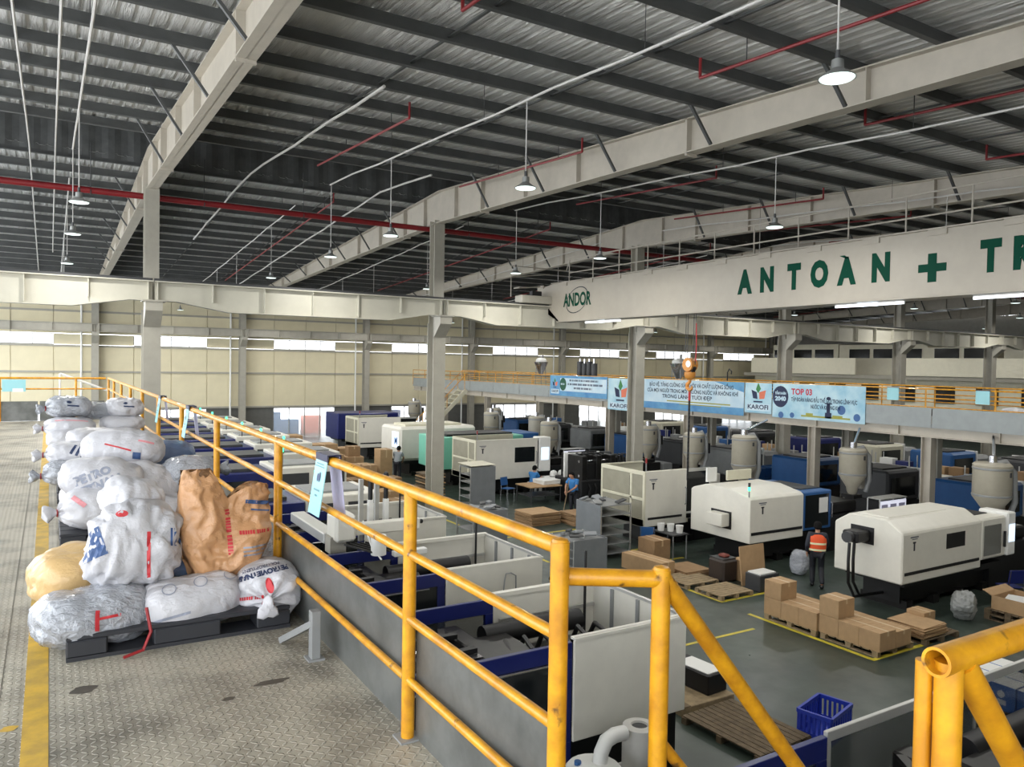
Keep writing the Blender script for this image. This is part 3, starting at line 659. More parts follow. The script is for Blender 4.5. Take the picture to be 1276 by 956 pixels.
# take-out robot on the third machine
rb_ = thing('takeout_robot', 'white linear take-out robot with two upright black and white arms', 'robot', (5.0, 13.7, 2.2))
MB().b(-.55, -.15, -.25, .3, .12, .62).o('drive_head', WHITE, rb_, bev=.05); B(-.2, 1.2, -.08, .12, .18, .4).o('cross_beam', WHITE, rb_, bev=.02)
B(-.6, -.3, .3, 2.6, .0, .2).o('traverse_beam', ALU, rb_, bev=.02); B(-.6, -.3, -.1, .2, -.1, .2).o('mount', STEEL, rb_)
for k, x in enumerate((.3, .62)):
    MB().b(x, x + .1, .35, .45, .15, .75).o('arm', PLASTIC, rb_, bev=.01); MB().c((x + .05, .4, .7), (x + .05, .4, 1.15), .045, 10).lathe([(.045, 0), (.06, .04), (.05, .1), (.01, .13)], (x + .05, .4, 1.15), 10).o('cable_chain', BLACK, rb_, smooth=True)
    MB().b(x - .16, x - .08, .42, .5, -.05, 1.15).o('guide', ALU, rb_)
B(.2, 1.1, .3, .5, .1, .2).o('carriage', WHITE, rb_, bev=.02)
MB().tube([(.2, .3, .2), (.6, .2, .32), (1.1, .2, .3), (1.4, .3, .25)], .045, 8).o('cable_duct', BLACK, rb_, smooth=True)
for k in range(5): MB().bar((-.4 + .1 * k, -.3, .1), (.0 + .1 * k, -.75, .0), .035, .03).o('gripper_rod', MACH, rb_)
MB().c((.1, -.7, -.05), (.1, -.7, .3), .14, 14).o('vacuum_pot', PLASTIC, rb_, smooth=True); B(.35, 1.0, -.85, -.7, -.1, .0).o('tool_tray', PLASTIC, rb_, bev=.01)
MB().tube([(-.05, -.3, .5), (.0, -.6, .1), (.08, -.9, -.1)], .016, 6).o('white_hose', PLASTIC, rb_, smooth=True)

# vacuum loader with filter drum in front of the first machine
vl = thing('vacuum_loader', 'white vacuum loader with elbow pipe and cylindrical filter drum', 'loader', (5.5, 6.75, 0))
B(-.75, .25, -.35, .3, 0, .95).o('cabinet', PLASTIC, vl, bev=.04)
MB().lathe([(.36, .95), (.36, 1.08), (.3, 1.16), (.1, 1.2), (.01, 1.2)], (-.3, -.05, 0), 20).o('dome_lid', PLASTIC, vl, smooth=True)
MB().tube([(-.22, -.05, 1.17), (-.2, -.05, 1.3), (-.12, -.03, 1.4), (.02, 0, 1.42), (.18, .02, 1.4)], .085, 14).o('elbow_pipe', PLASTIC, vl, smooth=True)
MB().lathe([(.2, .95), (.2, 1.4), (.195, 1.43), (.1, 1.44), (.09, 1.41), (.01, 1.41)], (.42, .03, 0), 24).b(.25, .55, -.15, .2, 0, .95).o('filter_drum', mat('filter_white', (206, 204, 198), .6), vl, smooth=True)
MB().lathe([(.095, 1.416), (.01, 1.42)], (.42, .03, 0), 16).o('drum_opening', DGREY, vl); MB().c((-.45, .05, 1.17), (-.45, .05, 1.22), .04, 8).o('knob', BLUE, vl)

# ---------------- white machines across the aisle
DRYP = mat('dryer_paint', (166, 160, 144), .45, var=.1)
def hopper_parts(t, x, y, z, r=.42, h=1.1):
    MB().lathe([(.1, z), (.16, z + .1), (r * .45, z + .25), (r, z + .62), (r, z + .62 + h), (r * 1.02, z + .66 + h), (r * .9, z + .72 + h), (.02, z + .74 + h)], (x, y, 0), 22).o('drum', DRYP, t, smooth=True)
def dryer(x, y, z, label, r=.42, h=1.0, pipe=None, group=None):
    t = thing('hopper_dryer', label, 'dryer', (x, y, z), group=group)
    B(-.22, .22, -.22, .22, 0, .12).o('foot', MACH, t)
    hopper_parts(t, 0, 0, .1, r, h)
    zt = .1 + .62 + h
    for zz in (.75, zt - .08): MB().lathe([(r, zz), (r + .015, zz + .01), (r + .015, zz + .05), (r, zz + .06)], n=22).o('band', GREY, t, smooth=True)
    MB().tube([(r * .8, -r * .6, .2), (r * .95, -r * .8, .6), (r * .9, -r * .75, zt - .15), (r * .6, -r * .4, zt + .14), (r * .2, -.05, zt + .08)], .075, 10).o('air_hose', GREY, t, smooth=True)
    MB().c((r + .16, .1, .25), (r + .16, .1, .75), .14, 14).o('blower', STEELW, t, smooth=True); B(r + .02, r + .2, -.3, -.18, .75, 1.15).o('control_box', BLACK, t, bev=.01)
    MB().c((0, 0, zt + .1), (0, 0, zt + .3), .12, 12).o('loader_head', CHROME, t, smooth=True); B(-.05, .02, -r - .02, -r, zt - .25, zt - .12).o('plate', DGREY, t)
    if pipe: MB().c((.05, 0, zt + .25), pipe, .045, 10).o('conveying_pipe', CHROME, t, smooth=True)
    return t
PRINTD = mat('dark_print', (40, 42, 48), .5)
def base_mid(t, x1, dep, xi=None):
    MB().b(.75, x1 - .3, .5, dep - .3, .12, .8).o('base', BLACK, t); MB().b(.3, x1 - .2, .12, dep - .12, .66, .8).o('base_rim', BLACK, t)
    for k in range(4): x = .8 + k * (x1 - 1.4) / 3; B(x, x + .25, .35, dep - .2, 0, .2).o('foot', MACH, t)
    if xi:
        B(x1 - .3, xi, .35, dep - .35, 0, 1.1).o('injection_bed', BLACK, t); B(x1 + .0, xi - .1, .5, dep - .5, 1.1, 1.45).o('barrel_cover', MACH, t, bev=.05)
        MB().c((x1 - .2, dep / 2, 1.2), (xi - .15, dep / 2, 1.2), .14, 12).o('barrel', MACH, t, smooth=True)
def prints(t, pts, y=-.004):
    for x, z, s in pts:
        flat([rect(-.16 * s, .16 * s, .1 * s, .13 * s), rect(-.1 * s, .12 * s, .06 * s, .08 * s)], (x, y, z), (1, 0, 0), (0, 0, 1)).o('print', LABEL, t)
        flat([rect(-.03 * s, .03 * s, -.2 * s, 0), rect(-.06 * s, .06 * s, -.03 * s, 0.01 * s)], (x, y, z), (1, 0, 0), (0, 0, 1)).o('emblem', PRINTD, t)

# M4: white machine with motor on its end, behind the carton pallets
t = thing('molding_machine', 'white molding machine with black motor and hoses on its end', 'machine', (16.45, 10.1, 0))
base_mid(t, 4.7, 1.75, 6.6)
MB().prism([(0, .78), (0, 1.93), (.04, 1.97), (.42, 2.2), (1.35, 2.2), (1.71, 1.97), (1.75, 1.93), (1.75, .78)], 'x', 0, 3.3).o('clamp_housing', WHITE, t, bev=.028)
B(.25, 2.6, .5, 1.3, 2.19, 2.215).o('roof_plate', WHITE, t, bev=.008)
B(3.32, 4.45, 0, 1.7, .95, 1.98).o('door_housing', WHITE, t, bev=.04)
B(3.42, 4.2, -.02, .01, 1.05, 1.8).o('sliding_door', SMOKE, t, bev=.01); B(3.5, 4.3, .4, 1.4, 1.98, 2.0).o('open_top', BLACK, t)
B(4.47, 4.85, -.04, .7, .95, 2.05).o('control_column', PLASTIC, t, bev=.03); B(4.52, 4.8, -.05, -.04, 1.3, 1.75).o('control_screen', LITS, t)
B(1.75, 2.55, -.012, 0, 1.42, 1.78).o('inspection_window', BLACK, t, bev=.008); B(.1, 3.2, -.012, 0, .98, 1.05).o('dark_stripe', BLACK, t); B(4.3, 4.36, -.06, -.02, 1.2, 1.6).o('door_handle', BLACK, t)
B(-.015, .0, 0.7, 1.3, 1.55, 1.95).o('motor_opening', BLACK, t); B(-.5, 0, 0.78, 1.2, 1.62, 1.88).o('motor', BLACK, t, bev=.04); MB().c((-.5, 0.99, 1.75), (-.62, 0.99, 1.75), .13, 14).o('motor_fan', DGREY, t)
for k in (0, 1): MB().tube([(-.55 + .18 * k, 0.95, 1.62), (-.62 + .18 * k, .92, 1.2), (-.6 + .18 * k, .92, .7), (-.4 + .2 * k, .9, .35), (.7, .9, .3)], .035, 8).o('hose', HOSE, t, smooth=True)
prints(t, [(.45, 1.72, 1)])
# M3: white machine with blue sliding door
t = thing('molding_machine', 'white molding machine with blue sliding door and green signal lamp', 'machine', (16.7, 14.7, 0))
base_mid(t, 3.7, 2.3, 5.6)
MB().prism([(0, .72), (0, 1.95), (.1, 2.02), (.85, 2.17), (1.7, 2.17), (2.2, 2.02), (2.3, 1.95), (2.3, .72)], 'x', 0, 2.25).o('clamp_housing', WHITE, t, bev=.014)
MB().b(2.27, 3.55, .02, 2.25, .85, 2.0).o('door_housing', BLUE, t, bev=.03); B(2.35, 3.4, 0, .02, .95, 1.9).o('sliding_door', GLASS, t); B(2.95, 3.35, -.008, 0, 1.35, 1.8).o('posted_sheets', PLASTIC, t); B(2.6, 3.5, .4, 1.9, 2.0, 2.02).o('open_top', BLACK, t)
MB().tube([(3.46, -.02, 1.15), (3.46, -.08, 1.2), (3.46, -.08, 1.6), (3.46, -.02, 1.65)], .02, 8).o('door_handle', CHROME, t)
B(-.32, 0, .75, 1.35, 1.08, 1.45).o('end_box', WHITE, t, bev=.02); B(-.02, 0, .68, 1.45, 1.0, 1.5).o('end_opening', BLACK, t)
B(.05, 2.2, -.012, 0, .95, 1.03).o('dark_stripe', BLACK, t); MB().c((.05, .1, 1.98), (.05, .1, 2.2), .02, 8).o('lamp_pole', GREY, t); MB().c((.05, .1, 2.2), (.05, .1, 2.3), .035, 8).o('signal_lamp', LITG, t, smooth=True)
MB().c((.05, .1, 2.3), (.05, .1, 2.42), .035, 8).o('signal_lamp_top', DGREY, t); B(.95, 2.0, 1.75, 1.82, 2.2, 2.5).o('notice_panel', CREAM, t, bev=.01); B(.15, .55, 1.8, 1.86, 2.2, 2.62).o('paper_board', PLASTIC, t)
prints(t, [(.5, 1.72, 1)])
dryer(20.9, 18.75, 1.45, 'pale cylindrical hopper dryer with drooping grey hose behind the notice panel', pipe=(1.5, .3, 2.3))
dryer(22.5, 15.6, 1.45, 'pale cylindrical hopper dryer standing at the blue door machine', pipe=(.9, .4, 2.2), h=.8)
dryer(22.35, 11.2, 1.45, 'pale hopper dryer behind the machine with end motor', r=.48, h=.85, pipe=(1.2, .6, 2.3))
# M2: tall white machine, framed mesh windows on its end
def cage_machine(x, y, label, W=1.75, dep=2.15, zt=2.42, blk=1.0, window=False, xi=5.9):
    t = thing('molding_machine', label, 'machine', (x, y, 0))
    base_mid(t, W + blk, dep, xi)
    B(.04, W, 0, .04, .72, zt).o('front_cover', WHITE, t, bev=.012); B(.04, W, dep - .04, dep, .72, zt).o('back_cover', CREAM, t); B(0, W + .1, .04, dep - .04, .72, .95).o('sill', CREAM, t)
    f = MB().b(0, .06, 0, dep, zt - .12, zt).b(0, .06, 0, dep, .72, .95).b(0, .06, 0, .1, .95, zt - .12).b(0, .06, dep - .08, dep, .95, zt - .12).b(0, .06, .6, .7, .95, zt - .12).b(0, .06, .1, dep - .08, 1.52, 1.6).o('end_frame', CREAM, t, bev=.008)
    for a, c in ((.1, .6), (.7, dep - .08)):
        for z0, z1 in ((.95, 1.52), (1.6, zt - .12)): B(.02, .035, a, c, z0, z1).o('mesh_window', MESHW, f)
    B(.02, .05, .68, .74, 1.1, zt - .2).o('door_edge', BLACK, t)
    for a in (.06, dep - .1): B(.1, W, a, a + .04, zt - .04, zt).o('top_rim', CREAM, t)
    internals(t, .15, W + blk, .1, dep - .1, 1.05)
    B(W, W + blk, .03, .06, .85, zt - .08).o('dark_door', GLASS, t, bev=.01); B(W, W + blk, .0, .04, 1.0, 1.06).o('door_rail', PLASTIC, t); B(W, W + blk, .0, .05, zt - .1, zt).o('door_head', ALU, t)
    MB().tube([(W - .08, -.01, 1.3), (W - .08, -.06, 1.35), (W - .08, -.06, 1.8), (W - .08, -.01, 1.85)], .018, 6).o('door_handle', GREY, t)
    if window: B(W * .62, W * .95, -.015, .0, 1.4, 2.05).o('inspection_window', GLASS, t, bev=.01)
    else: B(.15, W - .2, -.012, 0, .93, 1.0).o('dark_stripe', BLACK, t)
    prints(t, [(.35, 2.05, 1)])
    MB().c((.12, .08, zt), (.12, .08, zt + .25), .02, 8).o('lamp_pole', GREY, t); MB().c((.12, .08, zt + .25), (.12, .08, zt + .4), .03, 8).o('signal_lamp', mat('lamp_red', (150, 40, 36), .4), t)
    return t
cage_machine(15.5, 17.75, 'tall white molding machine with mesh windows behind the grey trolleys')
t = cage_machine(15.2, 28.0, 'white molding machine with black window and mesh end beside seated worker', W=3.1, blk=.1, window=True, xi=4.9)
B(3.15, 3.75, -.05, .5, .95, 2.45).o('control_column', PLASTIC, t, bev=.03); B(3.25, 3.65, -.06, -.05, 1.45, 2.0).o('control_screen', LITS, t)
# mint machine and its neighbours further up the row
t = thing('molding_machine', 'mint green molding machine with a slim black slot', 'machine', (15.1, 31.1, 0))
base_mid(t, 4.5, 2.4, 6.5); B(0, 4.4, 0, 2.4, .8, 2.25).o('housing', TEAL, t, bev=.03); B(-.012, 0, 1.3, 1.5, 1.2, 2.0).o('slot', BLACK, t); B(.5, 4, .4, 2, 2.25, 2.35).o('open_top', BLACK, t); B(4.4, 5.4, .2, 2.2, 1.46, 2.3).o('injection_cover', BLUE, t, bev=.03)
t = thing('molding_machine', 'white round-edged molding machine with glowing control screen', 'machine', (14.6, 34.6, 0))
base_mid(t, 4.5, 2.5, 6.5); B(0, 4.2, 0, 2.5, .8, 2.45).o('housing', WHITE, t, bev=.12); B(-.02, .0, .15, .95, 1.45, 2.2).o('control_screen', LITS, t); flat([text_geo('M', .5, .02)], (-.024, .45, 1.75), (0, -1, 0), (0, 0, 1)).o('screen_mark', BLUE, t); B(.5, 3.6, .5, 2, 2.45, 2.55).o('roof_plate', CREAM, t)
cage_machine(15.0, 41.6, 'white molding machine with mesh end next to the blue machine', W=2.6, blk=1.0)
t = thing('molding_machine', 'bright blue molding machine behind the white cage machine', 'machine', (15.2, 45.8, 0)); base_mid(t, 4, 2.4); B(0, 4, 0, 2.4, .8, 2.4).o('housing', NAVY, t, bev=.05); B(.5, 3.5, -.02, 0, 1.1, 2.0).o('front_window', GLASS, t)
for k, (x, y) in enumerate(((16.2, 24.6), (16.0, 38.2))):
    t = thing('molding_machine', ['low black molding machine with white back panel by the column', 'low dark molding machine behind the screen machine'][k], 'machine', (x + 2, y, 0))
    B(0, 3.2, 0, 1.9, 0, 1.0).o('base', BLACK, t, bev=.02); B(0, 1.8, 1.2, 1.3, 1.0, 2.0).o('back_panel', PLASTIC, t, bev=.01); internals(t, .1, 3.1, 0, 1.9, .95)
    for q in range(6): MB().tube([(.3 + .3 * q, .1, 1.0), (.4 + .3 * q, -.05, .7), (.3 + .3 * q, -.03, .3)], .04, 6).o('hose', HOSE, t, smooth=True)
# third row under and beyond the gallery: blue fronted machines, lighter dryers
GB = 'blue fronted machines under the gallery'
def blue_machine(x, y, label, group=None, c1=BLUE):
    t = thing('molding_machine', label, 'machine', (x, y, 0), group=group)
    B(.1, 4.6, .2, 1.8, 0, .85).o('base', BLACK, t); B(0, 2.0, 0, 2.0, .8, 1.95).o('clamp_cover', c1, t, bev=.08); B(.2, 1.7, -.015, 0, 1.0, 1.7).o('guard_window', GLASS, t); B(2.05, 3.3, 0, 1.9, .85, 1.75).o('door_cover', GREY, t, bev=.15); B(3.35, 4.7, .2, 1.7, .85, 1.5).o('injection_cover', WHITE, t, bev=.05)
    B(2.0, 2.08, -.02, 2.0, .8, 1.98).o('white_band', PLASTIC, t, bev=.01); B(.3, 1.8, .4, 1.6, 1.95, 2.0).o('open_top', BLACK, t)
    return t
blue_machine(26.0, 13.0, 'blue molding machine with grey curved cover behind the gallery post')
for k, y in enumerate((16.6, 20.2, 24.0, 27.6, 31.2, 35, 39, 43)): blue_machine(26.0 + .4 * (k % 2), y, 'molding machine with %s clamp cover under the gallery' % ['dark grey', 'blue', 'light grey'][k % 3], ['dark grey', 'blue', 'light grey'][k % 3] + ' machines under the gallery', [DGREY, BLUE, GREY][k % 3])
for k, y in enumerate((12, 15.5, 19, 22.5, 26, 30, 34, 38)): blue_machine(34.5, y, 'molding machine with %s clamp cover in the row beyond the gallery' % ['navy', 'dark grey', 'blue', 'cream'][k % 4], ['navy', 'dark grey', 'blue', 'cream'][k % 4] + ' machines beyond the gallery', [NAVY, DGREY, BLUE, CREAM][k % 4])
GD = 'hopper dryers along the gallery edge'
def inj_unit(x, y, z, k):
    st_ = thing('molding_machine', 'dark injection unit carrying a pale hopper dryer', 'machine', (x, y, 0), group='injection units along the gallery')
    B(-1.0, 1.0, -.6, .6, 0, 1.0).o('bed', BLACK, st_, bev=.02); B(-.4, .4, -.4, .4, 1.0, z).o('throat_block', MACH, st_, bev=.02); MB().c((-1.0, 0, 1.2), (-.4, 0, 1.2), .16, 12).o('barrel', MACH, st_, smooth=True); B(.45, 1.0, -.5, .5, 1.0, 1.4).o('rear_cover', [WHITE, GREY, BLUE][k % 3], st_, bev=.03)
    for q in range(3): MB().tube([(-.9 + .15 * q, -.3, 1.0), (-.85 + .15 * q, 0, 1.5), (-.8 + .15 * q, .3, 1.0)], .035, 6).o('hose', HOSE, st_, smooth=True)
for k, (x, y, z) in enumerate(((22.0, 22.3, 1.45), (22.5, 25.6, 1.45), (22.3, 38.9, 1.45), (21.0, 47.4, 1.45))):
    inj_unit(x, y, z, k); dryer(x, y, z, 'pale hopper dryer on a dark injection unit beside the gallery', r=.4, h=.75, group=GD)
for x, y in ((19.6, 29.07), (21.0, 32.3), (20.4, 35.85), (20.1, 42.67)): dryer(x, y, 1.45, 'pale hopper dryer on the barrel end of a machine by the gallery', r=.4, h=.75, group='hopper dryers on the machine ends')
# ================================================================ gallery opposite, with banners
XM = 23.5; MY0, MY1 = 7.5, 53.3
mz = thing('gallery', 'grey steel gallery with yellow guardrail standing on posts', 'platform', (XM, MY0, 0))
def g_(y): return y - MY0
B(0, 4.2, 0, g_(MY1), 3.86, 3.98).o('deck', GREY, mz)
MB().b(0, .2, 0, g_(MY1), 3.55, 3.58).b(.09, .11, 0, g_(MY1), 3.58, 3.86).o('edge_beam', STEELW, mz); MB().b(4.0, 4.2, 0, g_(MY1), 3.55, 3.86).o('back_beam', STEEL, mz)
for k in range(15): B(.0, .09, 1 + 3.1 * k, 1.03 + 3.1 * k, 3.58, 3.86).o('stiffener', STEELW, mz); B(.2, 4.0, .5 + 3.1 * k, .62 + 3.1 * k, 3.6, 3.86).o('joist', STEEL, mz)
for y in (9.2, 13.75, 17.95, 24.3, 29.7, 36, 42, 48): hpost(MB(), .12, g_(y), 0, 3.55, .3, .32, .025).o('post', STEELW, mz)
for y in (9.2, 15.8, 19.4, 26.8, 34.1, 42): hpost(MB(), 4.1, g_(y), 0, 3.55, .3, .32, .025).o('post', STEEL, mz)
KP = mat('gallery_kick_sheet', (150, 156, 156), .45, var=.12)
for k in range(15): B(-.02, -.014, .02 + 3.05 * k, 3.03 + 3.05 * k, 3.86, 4.48).o('kick_sheet', KP, mz)
for k in range(23):
    y = .1 + 2.08 * k
    for x in (.03, 4.15): MB().c((x, y, 3.98), (x, y, 5.07), .024, 8).o('rail_post', YELLOW, mz)
for x in (.03, 4.15):
    for z, r in ((5.07, .025), (4.78, .02), (4.5, .018)): MB().c((x, 0, z), (x, g_(MY1), z), r, 8).o('rail', YELLOW, mz)
for y, hh in ((12.1, .3), (14.9, .3)):
    t = thing('rail_notice', 'small pale blue notice on the gallery rail', 'sign', (XM, y, 5.05), group='notices on the gallery rail'); B(-.03, -.02, -.2, .2, -.38, .02).o('card', CARDB, t); B(-.04, .06, -.2, .2, .02, .04).o('clip', CLIP, t)
# banners
SKYB = mat('banner_print', (132, 182, 206), .6, vscale=.8, rgb2=(196, 220, 226)); SKYD = mat('banner_blue', (70, 128, 180), .6, vscale=1, rgb2=(110, 166, 200)); BWH = mat('banner_white', (206, 222, 230), .6, vscale=1, rgb2=(176, 204, 220))
INK = mat('banner_ink', (40, 60, 84), .6); INKR = mat('banner_red', (196, 48, 66), .6); INKN = mat('banner_navy', (26, 38, 74), .6); INKG = mat('banner_green', (60, 130, 70), .6); INKO = mat('banner_orange', (220, 120, 90), .6); INKY = mat('banner_olive', (160, 160, 70), .6)
ux, uy = Vector((0, -1, 0)), Vector((0, 0, 1))
def banner(y0, y1, z0, z1, label, m=SKYB):
    t = thing('banner', label, 'banner', (XM - .04, y0, z0)); W = y0 - y1; H = z1 - z0
    B(-.012, 0, -W, 0, 0, H).o('cloth', m, t)
    return t, W, H
def put(t, name, items, M, x=-.0145): return flat(items, (x, 0, 0), ux, uy).o(name, M, t)
def fit(s, cx, cy, w, size, bold=.006):
    g = text_geo(s, size, bold); a = [p[0] for p in g[0]]; k = w / (max(a) - min(a)); return shift(g, cx, cy, k, 1)
def logo(t, cx, cy, s):
    put(t, 'logo', [([(cx - .3 * s, cy + .1 * s), (cx - .06 * s, cy + .02 * s), (cx - .02 * s, cy - .22 * s), (cx - .22 * s, cy - .2 * s)], [(3, 2, 1, 0)])], INKN)
    put(t, 'logo', [([(cx - .1 * s, cy + .12 * s), (cx, cy + .36 * s), (cx + .12 * s, cy + .14 * s), (cx, cy - .02 * s)], [(3, 2, 1, 0)])], INKG)
    put(t, 'logo', [([(cx + .04 * s, cy + .02 * s), (cx + .34 * s, cy + .1 * s), (cx + .28 * s, cy - .2 * s), (cx + .06 * s, cy - .22 * s)], [(3, 2, 1, 0)])], INKO)
    put(t, 'logo_line', [rect(cx - .2 * s, cx + .2 * s, cy - .34 * s, cy - .29 * s)], INKN)
t, W, H = banner(34.75, 29.75, 3.98, 5.06, 'blue printed banner with green round badge on gallery', SKYD)
put(t, 'white_field', [rect(.95, W - .05, .26, .95)], BWH, -.0135); logo(t, .45, .68, .75); put(t, 'brand', [rect(.1, .85, .1, .34)], BWH, -.0135); put(t, 'brand_mark', [fit('KAROFI', .47, .22, .6, .2)], INKN)
put(t, 'badge', [disc(1.22, .62, .3, .34)], mat('badge_green', (26, 84, 62), .6)); put(t, 'badge_text', [blur_words(1.22, .63, .4, .09, 4)], BWH, -.016)
put(t, 'lettering', [blur_words(3.05, .84, 2.5, .1, 1), blur_words(3.15, .64, 3.0, .1, 2), blur_words(3.0, .44, 1.6, .1, 3)], INKN)
t, W, H = banner(29.68, 28.0, 3.5, 5.02, 'square pale blue banner with tricolour logo beside the column', SKYB); logo(t, W / 2 + .1, .95, 1.5); put(t, 'brand', [rect(.1, W - .1, .06, .36)], BWH, -.0135); put(t, 'brand_mark', [fit('KAROFI', W / 2, .2, 1.3, .26)], INKN)
t, W, H = banner(27.1, 21.1, 3.74, 5.06, 'wide blue banner with three printed lines behind the hook', BWH)
put(t, 'sea', [rect(0, W, 0, .3)], SKYD, -.0135); put(t, 'corner_sky', [([(W - 1.6, H), (W, H), (W, H - .4)], [(2, 1, 0)])], SKYD, -.0135)
put(t, 'lettering', [fit('BẢO VỆ, TĂNG CƯỜNG SỨC KHỎE VÀ CHẤT LƯỢNG SỐNG', W / 2 - .05, 1.08, 5.0, .22), fit('CỦA MỌI NGƯỜI TRONG MÔI TRƯỜNG NƯỚC VÀ KHÔNG KHÍ', W / 2, .82, 5.4, .22), fit('TRONG LÀNH, TƯƠI ĐẸP', W / 2 - .2, .58, 3.0, .22)], INK); put(t, 'slogan_line', [rect(1.6, W - .7, .36, .41), rect(2.4, W - 1.2, .26, .3)], INKY)
t, W, H = banner(21.05, 19.75, 3.9, 5.06, 'small pale blue logo banner between the wide banners', SKYB); logo(t, W / 2, .78, 1.1); put(t, 'brand', [rect(.1, W - .05, .08, .36)], BWH, -.0135); put(t, 'brand_mark', [fit('KAROFI', W / 2, .22, 1.0, .24)], INKN)
t, W, H = banner(19.7, 15.85, 3.8, 5.07, 'wide sky blue banner with red heading and navy round badge', SKYB)
put(t, 'badge', [disc(.36, .78, .36, .4)], INKN); put(t, 'badge_text', [fit('TẦM NHÌN', .36, .9, .5, .13), fit('2040', .36, .7, .5, .22, .012)], BWH, -.016)
put(t, 'heading', [fit('TOP 03', 1.3, .98, .9, .3, .01)], INKR); put(t, 'lettering', [fit('TẬP ĐOÀN HÀNG ĐẦU THẾ GIỚI TRONG LĨNH VỰC', 2.2, .7, 2.7, .19), fit('NƯỚC VÀ KHÔNG KHÍ', 2.3, .47, 1.2, .19)], INK)
put(t, 'skyline', [rect(1.3, 3.3, .1, .16), rect(1.5, 1.8, .16, .24), rect(2.6, 3.0, .16, .22)], INKY); put(t, 'tree', [disc(2.95, .42, .16)], BLUE); put(t, 'tree', [disc(3.55, .2, .13)], BLUE); put(t, 'grass_dots', [disc(.9, .12, .1), disc(.4, .1, .12)], BLUE)
put(t, 'tower', [rect(2.3, 2.56, .1, .3), rect(2.36, 2.5, .3, .62), rect(2.28, 2.58, .6, .64), disc(2.43, .8, .09, .06)], INKN)
# stair up to the gallery
sr = thing('gallery_stair', 'cream steel stair with yellow rails climbing to the gallery', 'stair', (XM - .1, 44.75, 0))
for y in (-.5, .5):
    MB().bar((-4.1, y, .02), (-.1, y, 3.9), .05, .26).o('stringer', CREAM, sr); MB().tube([(-4.1, y, 1.0), (-.1, y, 4.98)], .024, 8).o('handrail', YELLOW, sr)
    for k in range(4): MB().c((-4 + 1.25 * k, y, .1 + 1.2 * k), (-4 + 1.25 * k, y, 1.1 + 1.22 * k), .02, 6).o('baluster', YELLOW, sr)
for k in range(15): MB().bc((-4 + .27 * k, 0, .15 + .262 * k), (.26, 1, .03)).o('tread', CREAM, sr)
# goods and feeders standing on the gallery
def cone_hopper(y, label):
    t = thing('cone_hopper', label, 'hopper', (XM + 1.0, y, 3.98))
    MB().lathe([(.05, 1.0), (.1, 1.05), (.4, 1.75), (.41, 1.8), (.36, 1.8), (.05, 1.1)], n=18).o('cone', CHROME, t, smooth=True)
    for k in range(3): a = k * 2.1; MB().c((.38 * math.cos(a), .38 * math.sin(a), 0), (.3 * math.cos(a), .3 * math.sin(a), 1.6), .025, 6).o('leg', GREY, t)
    MB().lathe([(.3, 1.8), (.32, 1.9), (.2, 2.02), (.02, 2.05)], n=14).o('heap', PLASTIC, t, smooth=True); MB().c((.1, 0, 1.9), (.15, .05, 2.2), .05, 8).o('suction_pipe', CHROME, t)
cone_hopper(37.3, 'shiny steel cone hopper on the gallery near the stair'); cone_hopper(25.9, 'shiny steel cone hopper on the gallery behind the hook')
t = thing('feeder_unit', 'group of dark grey feeder cylinders on the gallery', 'feeder', (XM + 1.4, 33.4, 3.98)); B(-.5, .5, -.9, .9, 0, .9).o('stand', STEEL, t)
for k in range(4): MB().c((0, -.66 + .42 * k, .9), (0, -.66 + .42 * k, 1.75 + .1 * (k % 2)), .17, 14).o('cylinder', DGREY, t, smooth=True); MB().c((0, -.66 + .42 * k, 1.75 + .1 * (k % 2)), (0, -.66 + .42 * k, 2.0), .06, 8).o('pipe_stub', CHROME, t)
t = thing('floor_lamp', 'slim curved dark lamp post on the gallery', 'lamp', (XM + .6, 22.6, 3.98)); MB().tube([(0, 0, 0), (0, 0, 1.45), (0, -.1, 1.6), (0, -.22, 1.5), (0, -.2, 1.38)], .025, 8).o('arm', BLACK, t, smooth=True); B(-.2, .2, -.2, .2, 0, .03).o('foot', BLACK, t)
# ================================================================ sacks on black pallets
def sackmat(name, rgb, rough, bump, bs, coat=0):
    M = mat(name, rgb, rough, var=.05, vscale=5, coat=coat)
    n = M.node_tree.nodes; l = M.node_tree.links; b = n['Principled BSDF']; tc = n['Texture Coordinate']
    mp = n.new('ShaderNodeMapping'); mp.inputs['Scale'].default_value = (1, 2.2, 1.4); l.new(tc.outputs['Object'], mp.inputs['Vector'])
    v = n.new('ShaderNodeTexVoronoi'); v.feature = 'DISTANCE_TO_EDGE'; v.inputs['Scale'].default_value = bs
    nz = n.new('ShaderNodeTexNoise'); nz.inputs['Scale'].default_value = bs * 1.5; nz.inputs['Detail'].default_value = 5
    mx = n.new('ShaderNodeMix'); mx.data_type = 'VECTOR'; mx.inputs['Factor'].default_value = .22; l.new(mp.outputs[0], mx.inputs[4]); l.new(nz.outputs['Color'], mx.inputs[5]); l.new(mx.outputs[1], v.inputs['Vector']); l.new(mp.outputs[0], nz.inputs['Vector'])
    ad = n.new('ShaderNodeMath'); ad.operation = 'ADD'; l.new(v.outputs['Distance'], ad.inputs[0]); l.new(nz.outputs['Fac'], ad.inputs[1])
    bp = n.new('ShaderNodeBump'); bp.inputs['Strength'].default_value = bump; bp.inputs['Distance'].default_value = .03; l.new(ad.outputs[0], bp.inputs['Height']); l.new(bp.outputs[0], b.inputs['Normal'])
    return M
